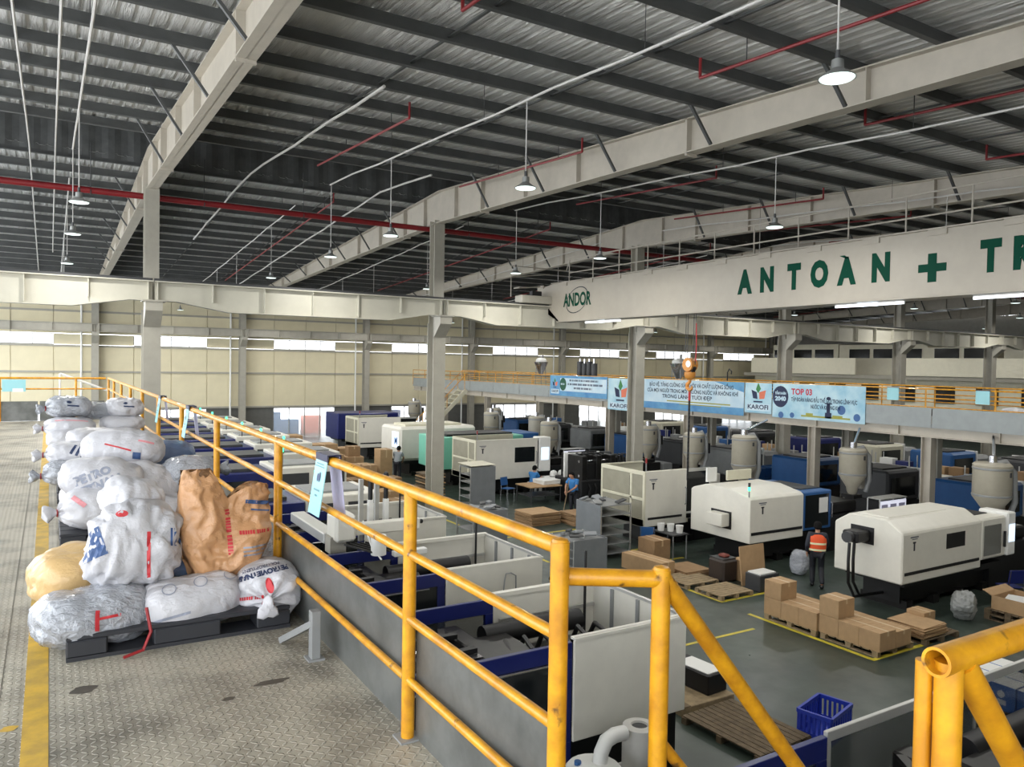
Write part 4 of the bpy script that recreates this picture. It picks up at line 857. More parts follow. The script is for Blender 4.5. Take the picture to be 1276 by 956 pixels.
SW = sackmat('white_woven_sack', (198, 198, 203), .36, .7, 4); SC = sackmat('clear_plastic_sack', (172, 176, 184), .16, 1, 8, .5); SK = sackmat('kraft_paper_sack', (198, 150, 106), .42, .6, 5, .2); ST = sackmat('tan_sack', (206, 172, 118), .4, .5, 5, .2); SG = sackmat('grey_blue_sack', (96, 116, 150), .35, .6, 6, .2)
INKSR = mat('sack_red', (200, 52, 60), .5); INKSB = mat('sack_blue', (58, 88, 138), .5, var=.2); INKSG = mat('sack_grey_print', (150, 156, 172), .5); INKSN = mat('sack_navy', (40, 56, 92), .5); INKP = mat('sack_pink_line', (224, 150, 156), .5)
TIE = mat('red_tie', (150, 28, 34), .5)
PLB = mat('black_plastic_pallet', (44, 46, 52), .5, var=.15)
GS = 'sacks stacked on the platform pallets'
def sack(c, L, W, H, rz=0, tilt=0, M=SW, seed=0, neck=0, label=None, group=None, crum=1.0, roll=0, p=3.0):
    """plump tied sack, long axis local x; neck = which end is gathered"""
    nu, nv = 46, 36; vs = []; fs = []
    R = Matrix.Rotation(rz, 3, 'Z') @ Matrix.Rotation(tilt, 3, 'Y') @ Matrix.Rotation(roll, 3, 'X')
    so = Vector((seed * 3.7, seed * 1.9, seed * 5.3))
    for i in range(nu + 1):
        s = -math.cos(PI * i / nu); s = math.copysign(abs(s) ** .85, s); r = (max(0, 1 - abs(s) ** p)) ** (1 / p)
        for j in range(nv):
            th = 2 * PI * j / nv; cy, sz = math.cos(th), math.sin(th)
            v = Vector((s * L / 2, W / 2 * r * math.copysign(abs(cy) ** .8, cy), H / 2 * r * math.copysign(abs(sz) ** .85, sz)))
            if v.z < 0: v.z *= .82
            q = v * 3.2 + so; d = v.normalized() if v.length > 1e-6 else Vector((0, 0, 1))
            dis = .09 * H * noise.noise(q) + .03 * H * crum * (abs(noise.noise(q * 2.7)) - .25) * 2 + .022 * H * crum * (.3 - abs(noise.noise(q * 5.1 + Vector((0, v.z * 6, 0)))) * 1.6) + .01 * H * crum * (.25 - abs(noise.noise(q * 11)))
            if neck and s * neck > .55:                     # pleats running into the tied end
                dis += .02 * math.sin(th * 9 + seed) * (s * neck - .55) / .45
            vs.append(R @ (v + d * dis))
    for i in range(nu):
        for j in range(nv): fs.append((i * nv + j, i * nv + (j + 1) % nv, (i + 1) * nv + (j + 1) % nv, (i + 1) * nv + j))
    fs += [tuple(range(nv - 1, -1, -1)), tuple(range(nu * nv, (nu + 1) * nv))]
    t = thing('sack', label or 'white woven plastic sack stacked on a pallet', 'sack', c, group=group or (None if label else GS))
    o = MB().add(vs, fs).o('body', M, t, smooth='all')
    if neck:
        k = []; e = L / 2 * neck
        for i, (dx, rr) in enumerate(((-.03, .05), (.02, .028), (.04, .026), (.075, .05), (.12, .07), (.13, .06))):
            for j in range(12): a = 2 * PI * j / 12; w = 1 + .3 * math.sin(3 * a + seed) * (i > 2); k.append(R @ Vector((e + neck * dx + .02 * math.sin(2 * a) * (i > 3), rr * w * math.cos(a) * .8, rr * w * math.sin(a) - .01)))
        MB().add(k, [(i * 12 + j, i * 12 + (j + 1) % 12, (i + 1) * 12 + (j + 1) % 12, (i + 1) * 12 + j) for i in range(5) for j in range(12)] + [tuple(range(60, 72))]).o('gathered_neck', M, t, smooth='all')
        tv = [R @ Vector((e + neck * .03, .031 * math.cos(a), .031 * math.sin(a) - .01)) for a in [2 * PI * j / 10 for j in range(11)]]
        MB().tube(tv, .007, 6).o('tie', TIE, t, smooth=True)
    t['_'] = 0; del t['_']
    bv = BVHTree.FromPolygons([v + Vector(c) for v in vs], fs)
    return t, bv
def grid(x0, x1, y0, y1, nx=8, ny=4, sk=0):
    return [(x0 + (x1 - x0) * i / nx, y0 + (y1 - y0) * j / ny + sk * (x0 + (x1 - x0) * i / nx)) for j in range(ny + 1) for i in range(nx + 1)], [(j * (nx + 1) + i, j * (nx + 1) + i + 1, (j + 1) * (nx + 1) + i + 1, (j + 1) * (nx + 1) + i) for j in range(ny) for i in range(nx)]
def rot(g, a): return [(x * math.cos(a) - y * math.sin(a), x * math.sin(a) + y * math.cos(a)) for x, y in g[0]], g[1]
def decal(sk, name, items, p, M, d=(.16, .93, -.32)):
    """print wrapped onto a sack, projected along d around point p"""
    t, bv = sk; d = Vector(d).normalized(); u = d.cross(Vector((0, 0, 1))).normalized(); v = u.cross(d); mb = MB(); loc = t.location
    for vs, fs in items:
        hit = {}
        for i, (x, y) in enumerate(vs):
            h = bv.ray_cast(Vector(p) + u * x + v * y - d * 1.2, d)
            if h[0] is not None: hit[i] = h[0] - d * .004 - loc
        idx = {}
        for f in fs:
            if all(i in hit for i in f) and max((hit[a] - hit[b]).length for a in f for b in f) < .2:
                mb.f.append(tuple(idx.setdefault(i, len(idx) + len(mb.v)) for i in f))
        mb.v += [None] * 0
        base = sorted(idx.items(), key=lambda q: q[1])
        mb.v += [tuple(hit[i]) for i, _ in base]
    if mb.f: mb.o(name, M, t)
def lift(g, dx, dy): return shift(g, dx, dy)

def black_pallet(y, label, x0=.08, x1=1.28, dep=1.1):
    t = thing('plastic_pallet', label, 'pallet', (x0, y, DECK)); W = x1 - x0
    for a in (0, W * .36, W - .2):
        for b_ in (0, dep / 2 - .1, dep - .2): B(a + .0, a + (.2 if a != W * .36 else .36), b_, b_ + .2, 0.02, .11).o('block', PLB, t, bev=.008)
    for b_ in (0, dep / 2 - .1, dep - .2): B(0, W, b_, b_ + .2, 0, .022).o('runner', PLB, t)
    for k in range(6): B(0, W, k * dep / 6 + .01, (k + 1) * dep / 6 - .01, .11, .135).o('deck_slat', PLB, t, bev=.004)
black_pallet(4.72, 'black plastic pallet under the kraft sack'); black_pallet(7.5, 'black plastic pallet under the middle heap of sacks'); black_pallet(9.9, 'black plastic pallet under the third heap of sacks', dep=1.0); black_pallet(12.2, 'black plastic pallet under the farthest heap of sacks')
D = (.16, .93, -.32)
# front pallet
s = sack(WY(118, 768, 4.98), .6, .5, .36, .22, 0, SC, 1, label='clear crinkled sack lying on the front corner of the black pallet', crum=1.7)
p = WY(122, 775, 4.75); decal(s, 'red_print', [grid(-.012, .008, -.05, .06, 3, 6), grid(.008, .11, .005, .02, 6, 2, .15)], p, INKSR, D)
s = sack(WY(238, 750, 4.98), .58, .48, .33, .2, -.05, SW, 2, label='white sack with round grey stamps lying at the pallet front')
p = WY(238, 738, 4.75); [decal(s, 'stamp', [ring(-.12 + .17 * k, .03 + .035 * k, .04, .035, .006, 20)], p, INKSG, D) for k in range(3)]; decal(s, 'red_line', [grid(-.24, .3, .12, .135, 14, 1, .1)], p, INKP, D); decal(s, 'printed_line', [grid(-.2, .0, -.12, -.105, 8, 1, .2)], p, INKSG, D)
s = sack(WY(333, 735, 5.0), .5, .42, .36, 1.35, 0, SW, 3, neck=-1, label='white sack with upside-down navy lettering against the kick sheet')
p = WY(333, 730, 4.7); decal(s, 'lettering', [rot(lift(text_geo('PETROVIETNAM', .044, .0025), 0, -.09), PI + .2), rot(lift(text_geo('POLYPROPYLENE', .03, .0005), 0, -.13), PI + .2)], p, INKSN, D); decal(s, 'flame_mark', [rot(disc(.02, .0, .022, .05, 14), .2)], p, INKSR, D); decal(s, 'red_line', [blur_words(-.13, -.06, .24, .02, 7)], p, INKSR, D)
sack(WY(95, 715, 5.5), .5, .5, .34, .5, -.1, ST, 4, label='tan sack lying behind the clear crinkled sack')
sack(WY(60 + 60, 700, 5.75), .5, .4, .2, .1, .1, SG, 24, label='dark grey sack folded over the tan sack')
sack(WY(215, 712, 5.45), .55, .5, .34, .1, 0, SG, 5, label='blue grey sack under the kraft sack')
sack(WY(335, 690, 5.6), .45, .5, .36, .2, 0, SC, 6, label='silvery sack behind the kraft sack beside the rail', crum=1.4)
s = sack(WY(163, 683, 5.12), .52, .4, .56, .12, .12, SW, 7, label='big crumpled white sack slumped on top of the front pallet', crum=2.0, p=2.6)
p = WY(163, 683, 4.85); decal(s, 'blue_patch', [rot(grid(-.26, -.12, .03, .2, 6, 6), .35)], p, INKSB, D); decal(s, 'red_line', [grid(.075, .095, -.16, .1, 2, 10)], p, INKSR, D); decal(s, 'red_tip', [disc(-.06, .21, .035, .02, 10)], p, INKSR, D); decal(s, 'blue_lines', [grid(.2 + .02 * k, .212 + .02 * k, .02, .12, 1, 4) for k in range(4)], p, INKSB, D)
sack(WY(165, 625, 5.3), .34, .32, .3, .3, .3, SW, 27, label='crumpled white sack top folded behind the big slumped sack', crum=1.8)
# kraft sack, standing with its mouth crumpled open
kx = WY(282, 655, 5.25); kb = WY(275, 722, 5.2).z
t = thing('sack', 'brown kraft paper sack standing crumpled with red print', 'sack', (kx.x, 5.2, kb))
nu, nt_ = 44, 44; vs = []; fs = []
for side in (-1, 1):
    for j in range(nt_ + 1):
        tt = j / nt_
        for i in range(nu + 1):
            u = i / nu * 2 - 1
            wl = .17 + .13 * math.sin(min(1, tt * 1.7) * PI / 2) - .05 * max(0, tt - .6); wr = .16 + .13 * math.sin(min(1, tt * 2.0) * PI / 2) - .03 * max(0, tt - .7)
            x = u * (wl if u < 0 else wr) - .03 + .02 * tt
            top = .72 if u < -.35 else (.72 - .2 * (u + .35) / .35 if u < 0 else .52 + .1 * math.sin(min(1, u / .6) * PI / 2) - .06 * max(0, u - .7))
            z = tt * top
            th = .17 * math.sqrt(max(0, 1 - u ** 4)) * math.sin(min(1, tt * 3 + .35) * PI / 2) * (1 - .8 * max(0, tt - .45) / .55)
            q = Vector((x * 5, z * 5, side)); cr_ = .03 * noise.noise(q) + .035 * (.25 - abs(noise.noise(q * 1.9 + Vector((0, 0, 4))))) + .018 * (.2 - abs(noise.noise(q * 4.5)))
            vs.append((x + cr_ * .5, side * (th + cr_ * 1.2) + .05 * tt * u, z + .03 * noise.noise(q * .7)))
    o = (0 if side < 0 else (nu + 1) * (nt_ + 1))
    for j in range(nt_):
        for i in range(nu): fs.append((o + j * (nu + 1) + i, o + j * (nu + 1) + i + 1, o + (j + 1) * (nu + 1) + i + 1, o + (j + 1) * (nu + 1) + i))
mbk = MB().add(vs, fs); me_o = mbk.o('body', SK, t, smooth='all')
bm = bmesh.new(); bm.from_mesh(me_o.data); bmesh.ops.holes_fill(bm, edges=bm.edges[:]); bm.to_mesh(me_o.data); bm.free()
ks = (t, BVHTree.FromPolygons([Vector(v) + t.location for v in vs], fs)); p = Vector((kx.x, 5.0, kb + .33))
DK = (.05, 1, -.1)
decal(ks, 'red_lettering', [rot(blur_words(.02, .02, .3, .03, 5), PI / 2 + .05)], p, INKSR, DK); decal(ks, 'red_line', [blur_words(.14, .0, .2, .024, 6)], p, INKSR, DK); decal(ks, 'blue_band', [rot(grid(.06, .27, .19, .215, 8, 2), -.15), rot(grid(.1, .27, .15, .16, 8, 1), -.15)], p, INKSB, DK); decal(ks, 'red_hem', [rot(grid(.02, .22, -.29, -.275, 8, 1), .05)], p, INKSR, DK); decal(ks, 'grey_lines', [grid(.06, .26, -.1 - .025 * k, -.09 - .025 * k, 8, 1) for k in range(3)], p, INKSG, DK)
tg = thing('strap', 'red plastic strap hanging off the front of the pallet', 'strap', (.47, 4.7, DECK + .1)); MB().tube([(0, 0, .15), (.02, -.03, .02), (-.02, -.05, -.07), (-.12, -.08, -.085)], .009, 6).o('band', TIE, tg)
# middle pallet
s = sack(WY(140, 632, 7.75), .8, .5, .42, .08, 0, SW, 8, neck=-1, label='white sack with red corner marks on the middle pallet'); p = WY(140, 640, 7.5); decal(s, 'red_mark', [disc(.12, .04, .06, .035, 12), rot(grid(-.34, -.2, -.1, -.06, 4, 2), -.7)], p, INKP, D)
s = sack(WY(128, 598, 7.9), .72, .5, .4, -.25, .12, SW, 9, label='white sack with faded grey print on the middle heap'); p = WY(115, 595, 7.6); decal(s, 'faded_print', [rot(lift(text_geo('PETRO', .1, .006), 0, .03), .35), rot(lift(text_geo('VIETNAM', .1, .006), 0, -.07), .35)], p, INKSG, D)
s = sack(WY(185, 603, 8.05), .55, .5, .4, .2, .25, SW, 10, label='plain white sack with a red dot beside the kraft sack'); p = WY(172, 592, 7.75); decal(s, 'red_dot', [disc(0, 0, .03, .04, 12)], p, INKSR, D)
s = sack(WY(236, 590, 8.1), .5, .45, .34, .1, -.1, SC, 11, neck=1, label='pale crinkled sack tied in red by the yellow post')
s = sack(WY(155, 560, 8.45), .74, .55, .4, -.2, .08, SW, 12, label='plump white sack with pink stripe on top of the middle heap'); p = WY(150, 560, 8.1); decal(s, 'pink_stripe', [rot(grid(-.16, .08, .02, .035, 10, 1), -.3)], p, INKSR, D); decal(s, 'blue_square', [rot(grid(.1, .17, -.06, .0, 3, 3), -.1)], p, INKSB, D); decal(s, 'pink_arc', [rot(grid(.12, .26, .12, .14, 6, 1), -.2)], p, INKP, D)
sack(WY(212, 566, 8.9), .5, .45, .3, 0, 0, SG, 13, label='blue topped sack behind the plump white sack')
sack(WY(213, 635, 7.85), .5, .45, .34, .1, 0, SW, 14, label='white sack low between the kraft sack and the middle heap')
sack((.95, 8.25, 4.32), .6, .5, .34, .1, 0, SW, 15); sack((.4, 8.3, 4.3), .6, .5, .34, .3, 0, SW, 16)
# third pallet
s = sack(WY(92, 590, 10.2), .6, .45, .34, .1, 0, SC, 17, neck=-1, label='creased sack with dark fold on the third pallet', crum=1.4); sack(WY(140, 585, 10.4), .6, .5, .34, .2, 0, SW, 28)
s = sack(WY(93, 565, 10.4), .58, .5, .3, -.1, 0, SW, 18, neck=-1, label='white sack with navy marks lying on the creased sack'); p = WY(95, 560, 10.1); decal(s, 'navy_marks', [rot(grid(-.06 + .06 * k, -.03 + .06 * k, -.06, .06, 1, 3), -.4) for k in range(3)], p, INKSN, D)
sack(WY(115, 548, 10.7), .55, .5, .3, .2, 0, SW, 19)
# farthest pallet
for k, (px, py, y, L, H, M, lb) in enumerate(((88, 533, 12.5, .62, .3, SW, None), (152, 528, 12.7, .6, .26, SW, None), (86, 508, 12.6, .52, .34, SC, 'shiny clear sack on top of the farthest heap'), (122, 513, 12.9, .56, .28, SC, 'flat clear sack in the middle of the farthest heap'), (156, 509, 12.8, .5, .32, SW, 'white sack with navy print on the farthest heap'), (90, 548, 12.3, .6, .3, SW, None), (150, 545, 12.5, .6, .3, SW, None), (120, 560, 12.3, .6, .4, SW, None))):
    s = sack(WY(px, py, y), L, .5, H, .1 * (k % 3 - 1), 0, M, 30 + k, neck=-1 if k in (0, 2) else 0, label=lb, crum=1.3)
    p = WY(px, py, y - .25)
    if k in (2, 4): decal(s, 'mark', [disc(.0, .08, .03, .02, 10), grid(-.02, .12, .02, .04, 4, 1)], p, INKSN, D)
    if k == 0: decal(s, 'pink_line', [grid(-.2, .2, .1, .115, 8, 1)], p, INKP, D)
# ================================================================ goods on the shop floor
def carton(x, y, z, dx, dy, dz, label, group=None, rz=0, M=CARD, tape=True):
    t = thing('carton', label, 'carton', (x, y, z), rz, group)
    MB().b(-dx / 2, dx / 2, -dy / 2, dy / 2, 0, dz).o('body', M, t, bev=.006)
    if tape:
        lid = B(-dx / 2, dx / 2, -.003, .003, dz - .001, dz + .0015).o('lid_seam', CARD2, t)
        MB().b(-.03, .03, -dy / 2 - .0015, dy / 2 + .0015, dz - .001, dz + .002).b(-.03, .03, -dy / 2 - .002, -dy / 2, dz * .75, dz).o('tape', mat('packing_tape', (196, 170, 132), .3, var=.05), t)
    return t
def pallet(x, y, label, dx=1.1, dy=1.1, rz=0, M=WOOD, group=None, z=0, n=7):
    t = thing('wooden_pallet', label, 'pallet', (x, y, z), rz, group)
    for k in range(3): a = -dx / 2 + .05 + k * (dx - .1) / 2; B(a - .05, a + .05, -dy / 2, dy / 2, 0, .02).o('bottom_board', M, t); [B(a - .05, a + .05, b_ - .06, b_ + .06, .02, .1).o('block', M, t) for b_ in (-dy / 2 + .06, 0, dy / 2 - .06)]
    for k in range(n): b_ = -dy / 2 + .07 + k * (dy - .14) / (n - 1); B(-dx / 2, dx / 2, b_ - dy * .42 / n, b_ + dy * .42 / n, .1, .122).o('slat', M, t, bev=.003)
    return t
PT = .122
# carton pallets in front of the machine with the end motor
pallet(14.4, 11.0, 'wooden pallet loaded with cartons beside the walking person', 1.2, 1.35)
pallet(14.45, 9.6, 'wooden pallet loaded with cartons nearest the yellow corner line', 1.2, 1.3)
GC = 'brown cartons on the floor pallets'; LB = 'plain brown carton taped shut on a wooden pallet'
for (px, py) in ((14.4, 11.0), (14.45, 9.6)):
    for k in range(3): carton(px - .34, py + .46 - .462 * k, PT, .52, .459, .38, LB, GC)
    carton(px - .34, py + .46, PT + .385, .52, .46, .38, 'brown carton standing alone on top of a carton row', 'single top cartons')
    for k in range(3): carton(px + .19, py + .46 - .462 * k, PT, .5, .459, .32, LB, GC)
pallet(15.95, 9.35, 'dark wooden pallet with flattened cartons', 1.2, 1.0, M=WOODD)
def sheets(x, y, z, dx, dy, n, label, rz=0, th=.012, M=CARD, seed=1):
    t = thing('cardboard_stack', label, 'cardboard', (x, y, z), rz); rnd = random.Random(seed)
    for k in range(n):
        a, b_ = rnd.uniform(-.04, .04), rnd.uniform(-.04, .04)
        MB().bc((a, b_, th * (k + .5)), (dx, dy, th * .9), rnd.uniform(-.06, .06)).o('sheet', M if k % 3 else CARD2, t)
    return t
sheets(15.75, 9.3, PT, .8, .8, 18, 'stack of flattened brown cartons on the dark pallet')
carton(16.3, 9.55, PT, .42, .4, .3, 'small brown carton beside the flattened stack')
# left of the blue door machine
pallet(14.4, 13.45, 'pale empty wooden pallet inside the yellow corner line', 1.1, .9); pallet(14.35, 14.6, 'pale wooden pallet behind the dark bin', 1.1, 1.0)
t = thing('drum_bin', 'dark brown round-cornered bin on the floor', 'bin', (15.3, 14.35, 0)); MB().b(-.28, .28, -.28, .28, 0, .6).o('body', mat('dark_brown_bin', (56, 46, 40), .5), t, bev=.06); B(-.24, .24, -.24, .24, .6, .62).o('lid', DGREY, t); B(-.1, .12, -.15, .1, .62, .7).o('rag', mat('red_brown_rag', (120, 60, 50), .8), t, bev=.03)
t = thing('leaning_board', 'brown cardboard sheet leaning upright against a carton', 'cardboard', (15.75, 13.75, 0)); MB().bc((0, 0, .5), (.9, .03, 1.0), 0, -.12).o('sheet', CARD, t)
carton(16.0, 14.15, 0, .8, .4, .55, 'brown carton propping up the leaning cardboard'); t = thing('dark_crate', 'dark crate with white papers on top', 'crate', (15.6, 13.3, 0)); B(-.35, .35, -.25, .25, 0, .42).o('body', DGREY, t, bev=.02); B(-.3, .28, -.2, .2, .42, .45).o('papers', PLASTIC, t); B(-.1, .1, -.27, -.25, .1, .3).o('label_slot', BLACK, t)
carton(14.05, 15.9, 0, .5, 1.5, .42, 'long low brown carton beside the tall white machine', rz=.1); sheets(14.9, 15.3, 0, .9, .9, 14, 'low stack of brown sheets beside the long carton', seed=4, M=CARD2); carton(14.9, 16.6, 0, .6, .7, .7, 'tall brown carton under the small work table', M=CARD2)
t = thing('work_table', 'small dark work table with white pots on it', 'table', (15.75, 16.85, 0)); B(-.3, .3, -.45, .45, .72, .75).o('top', DGREY, t); [MB().c((sx * .26, sy * .4, 0), (sx * .26, sy * .4, .72), .02, 6).o('leg', GREY, t) for sx in (-1, 1) for sy in (-1, 1)]
for k, (dx, dy) in enumerate(((-.15, .25), (.05, .05), (.12, -.25))):
    t = thing('plastic_pot', 'white plastic pot standing on the small work table', 'pot', (15.75 + dx, 16.85 + dy, .75), group='pots on the small work table'); MB().lathe([(.09, 0), (.11, .2), (.115, .22), (.1, .22), (.08, .03), (.01, .02)], n=14).o('pot', PLASTIC, t, smooth=True); MB().lathe([(.1, .16), (.02, .17)], n=12).o('filling', GREY, t)
def chair(x, y, rz, label, M=BLUE):
    t = thing('chair', label, 'chair', (x, y, 0), rz)
    MB().b(-.22, .22, -.2, .22, .43, .46).o('seat', M, t, bev=.012); MB().bc((0, .24, .72), (.42, .03, .34), 0, -.15).o('backrest', M, t, bev=.01)
    for sx in (-1, 1): MB().c((sx * .2, -.18, 0), (sx * .19, -.17, .43), .014, 6).o('leg', CHROME, t); MB().tube([(sx * .2, .24, 0), (sx * .19, .21, .45), (sx * .18, .27, .88)], .014, 6).o('leg', CHROME, t)
chair(15.3, 17.35, 2.4, 'blue chair with chrome legs beside the small work table'); chair(20.0, 9.55, 2.7, 'dark blue chair in front of the machine with end motor', NAVY); chair(16.4, 27.3, .3, 'blue chair beside the grey panelled trolley')
# white pellet bag by the walking person, grey sheet bag
sack(Vector((17.6, 13.75, .34)), .66, .5, .45, .2, PI / 2, SC, 41, label='pale plastic sack standing behind the walking person', crum=1.3)
sack(Vector((17.75, 9.4, .33)), .62, .5, .62, .4, .9, sackmat('grey_film', (150, 152, 150), .4, .8, 5), 42, label='grey plastic film sack slumped beside the machine base', crum=2.2)
pallet(18.9, 8.75, 'dark wooden pallet under an open carton', 1.2, 1.0, M=WOODD); pallet(18.9, 8.75, 'dark wooden pallet stacked on another pallet', 1.2, 1.0, M=WOODD, z=PT)
t = thing('open_carton', 'open brown carton with white parts inside', 'carton', (18.9, 8.75, 2 * PT)); MB().b(-.5, .5, -.4, -.38, 0, .3).b(-.5, .5, .38, .4, 0, .3).b(-.5, -.48, -.38, .38, 0, .3).b(.48, .5, -.38, .38, 0, .3).b(-.48, .48, -.38, .38, 0, .02).o('walls', CARD, t); MB().bc((0, -.5, .26), (1.0, .22, .012), 0, .4).o('flap', CARD, t); MB().bc((0, .5, .34), (1.0, .22, .012), 0, .4).o('flap', CARD, t); MB().bc((-.1, 0, .24), (.5, .5, .06), .3).o('white_parts', PLASTIC, t)
t = thing('work_table', 'steel table heaped with white parts beside the control column', 'table', (21.4, 9.15, 0)); B(-.6, .6, -.35, .35, .7, .74).o('top', GREY, t); [MB().c((sx * .55, sy * .3, 0), (sx * .55, sy * .3, .7), .02, 6).o('leg', GREY, t) for sx in (-1, 1) for sy in (-1, 1)]
for k in range(4): t = thing('parts_tray', 'white plastic parts tray on the steel table', 'tray', (21.0 + .26 * k, 9.1 + .1 * (k % 2), .74), .2 * k, 'parts trays on the steel table'); B(-.12, .12, -.18, .18, 0, .12 + .03 * k).o('tray', PLASTIC, t, bev=.015); B(-.1, .1, -.15, .15, .12 + .03 * k, .13 + .03 * k).o('rim', GREY, t)
def lit_rack(x, y, label, w=1.4, rz=0):
    t = thing('display_rack', label, 'rack', (x, y, 0), rz)
    for sx in (-1, 1):
        for sy in (-.2, .2): MB().c((sx * w / 2, sy, 0), (sx * w / 2, sy, 1.75), .02, 6).o('upright', ALU, t)
    for z in (.5, 1.0): B(-w / 2, w / 2, -.2, .2, z, z + .02).o('shelf', ALU, t)
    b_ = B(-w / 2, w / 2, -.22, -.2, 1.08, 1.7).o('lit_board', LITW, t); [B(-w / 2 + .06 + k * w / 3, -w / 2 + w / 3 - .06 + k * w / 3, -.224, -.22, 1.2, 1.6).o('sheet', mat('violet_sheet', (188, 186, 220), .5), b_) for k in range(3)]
    B(-w / 2, w / 2, -.25, .2, 1.75, 1.78).o('top', ALU, t)
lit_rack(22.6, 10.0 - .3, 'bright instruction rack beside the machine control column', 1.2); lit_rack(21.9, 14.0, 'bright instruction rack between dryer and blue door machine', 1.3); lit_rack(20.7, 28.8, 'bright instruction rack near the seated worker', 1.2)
# near side: broken pallet, tool case, blue crate, blue boxes
pallet(9.2, 8.1, 'grey weathered wooden pallet lying below the stair', 1.5, 1.2, PI / 2 + .05, M=WOODD, n=10)
t = thing('plywood_board', 'pale plywood board lying beside the weathered pallet', 'board', (9.3, 9.45, 0)); B(-.6, .6, -.5, .5, 0, .14).o('board', WOOD, t, bev=.01); B(-.55, -.4, -.5, .5, .14, .15).o('batten', WOODD, t)
t = thing('tool_case', 'black case with a white sheet on its lid', 'case', (9.62, 9.55, .14), .08); B(-.24, .24, -.45, .45, 0, .34).o('case', BLACK, t, bev=.02); B(-.2, .2, -.4, .3, .34, .352).o('white_sheet', PLASTIC, t); MB().c((.2, -.46, .15), (.2, -.46, .2), .02, 8).o('latch', CHROME, t)
BLC = mat('blue_crate_plastic', (36, 58, 170), .4, var=.1)
def crate(x, y, z, rz, label, dx=.78, dy=.52, h=.42, group=None, M=BLC):
    t = thing('plastic_crate', label, 'crate', (x, y, z), rz, group)
    MB().b(-dx / 2, dx / 2, -dy / 2, dy / 2, 0, .02).o('floor', M, t)
    for s in (-1, 1):
        w_ = MB().b(-dx / 2, dx / 2, s * dy / 2 - .012, s * dy / 2 + .012, 0, .1).b(-dx / 2, dx / 2, s * dy / 2 - .02, s * dy / 2 + .02, h - .06, h)
        v_ = MB().b(s * dx / 2 - .012, s * dx / 2 + .012, -dy / 2, dy / 2, 0, .1).b(s * dx / 2 - .02, s * dx / 2 + .02, -dy / 2, dy / 2, h - .06, h)
        for k in range(9): a = -dx / 2 + .03 + k * (dx - .06) / 8; w_.b(a - .022, a + .022, s * dy / 2 - .01, s * dy / 2 + .01, .1, h - .06)
        for k in range(7): a = -dy / 2 + .03 + k * (dy - .06) / 6; v_.b(s * dx / 2 - .01, s * dx / 2 + .01, a - .02, a + .02, .1, h - .06)
        w_.o('side_wall', M, t); v_.o('end_wall', M, t)
crate(10.3, 7.5, 0, .25, 'empty deep blue slatted crate on the green floor')
pallet(13.9, 6.4, 'dark wooden pallet under the blue cartons', 1.3, 1.6, M=WOODD)
BLX = mat('blue_printed_carton', (44, 98, 176), .5, var=.06)
for k, (dx, dy) in enumerate(((-.42, .5), (-.42, .02), (-.42, -.46), (.0, .5), (.0, .02), (.42, .5))):
    t = thing('blue_carton', 'blue printed carton with white top flap on dark pallet', 'carton', (13.9 + dx, 6.4 + dy, PT), group='blue cartons on the dark pallet')
    B(-.2, .2, -.23, .23, 0, .42).o('body', BLX, t, bev=.006); B(-.19, .19, -.22, .22, .42, .426).o('white_top', PLASTIC, t); B(-.203, -.2, -.09, .06, .1, .18).o('white_label', PLASTIC, t); MB().c((-.203, -.01, .27), (-.2, -.01, .27), .06, 12).o('white_emblem', PLASTIC, t)
t = thing('flat_carton_bundle', 'white topped flat bundle on the floor behind the open pipe', 'carton', (14.3, 7.75, 0)); B(-.6, .6, -.2, .2, 0, .4).o('bundle', CARD2, t, bev=.01); B(-.58, .58, -.18, .18, .4, .42).o('white_sheets', PLASTIC, t)

# grey sheet-sided trolleys
TRM = mat('trolley_sheet', (134, 138, 142), .45, metal=.2, var=.12)
def trolley(x, y, label, dx=1.0, dy=1.1, h=1.6, side='x', cloth=True, seed=0):
    t = thing('shelf_trolley', label, 'trolley', (x, y, 0))
    for a in (0, dx):
        for b_ in (0, dy): B(a - .02, a + .02, b_ - .02, b_ + .02, .1, h).o('upright', ALU, t); MB().c((a, b_ - .02, .06), (a, b_ + .02, .06), .06, 10).o('castor', BLACK, t)
    n_ = 6
    for k in range(n_):
        z = .15 + k * (h - .2) / (n_ - 1); s_ = MB().b(0, dx, -.012, .012, z, z + .025).b(0, dx, dy - .012, dy + .012, z, z + .025).b(-.012, .012, 0, dy, z, z + .025).b(dx - .012, dx + .012, 0, dy, z, z + .025)
        s_.b(0.01, dx - .01, .012, dy - .012, z + .008, z + .014).o('wire_shelf', GREY, t)
    (B(-.03, -.02, -.02, dy + .02, .12, h) if side == 'x' else B(-.02, dx + .02, -.03, -.02, .12, h)).o('side_sheet', TRM, t, bev=.003)
    if side == 'x': B(.0, dx, dy - .005, dy + .01, .15, h).o('back_sheet', TRM, t)
    else: B(dx - .005, dx + .01, 0, dy, .15, h).o('back_sheet', TRM, t)
    if cloth:
        c_ = MB(); rnd = random.Random(seed)
        for k in range(7): p_ = [(rnd.uniform(.05, dx - .05), rnd.uniform(.05, dy - .05))]; a = rnd.uniform(0, 6); MB().bc((p_[0][0], p_[0][1], h + .03 + .02 * (k % 3)), (rnd.uniform(.2, .4), rnd.uniform(.1, .25), .05), a, rnd.uniform(-.2, .2), rnd.uniform(-.2, .2)).o('offcut', [GREY, DGREY, TRM][k % 3], t, bev=.015)
    return t
trolley(13.6, 17.45 - .02, 'grey sheet-sided wire trolley with offcuts beside the tall white machine', 1.1, 1.15, 1.6, 'x', True, 1)
trolley(13.8, 25.75, 'grey panelled trolley with a cream board on top', 1.05, .9, 1.65, 'y', False)
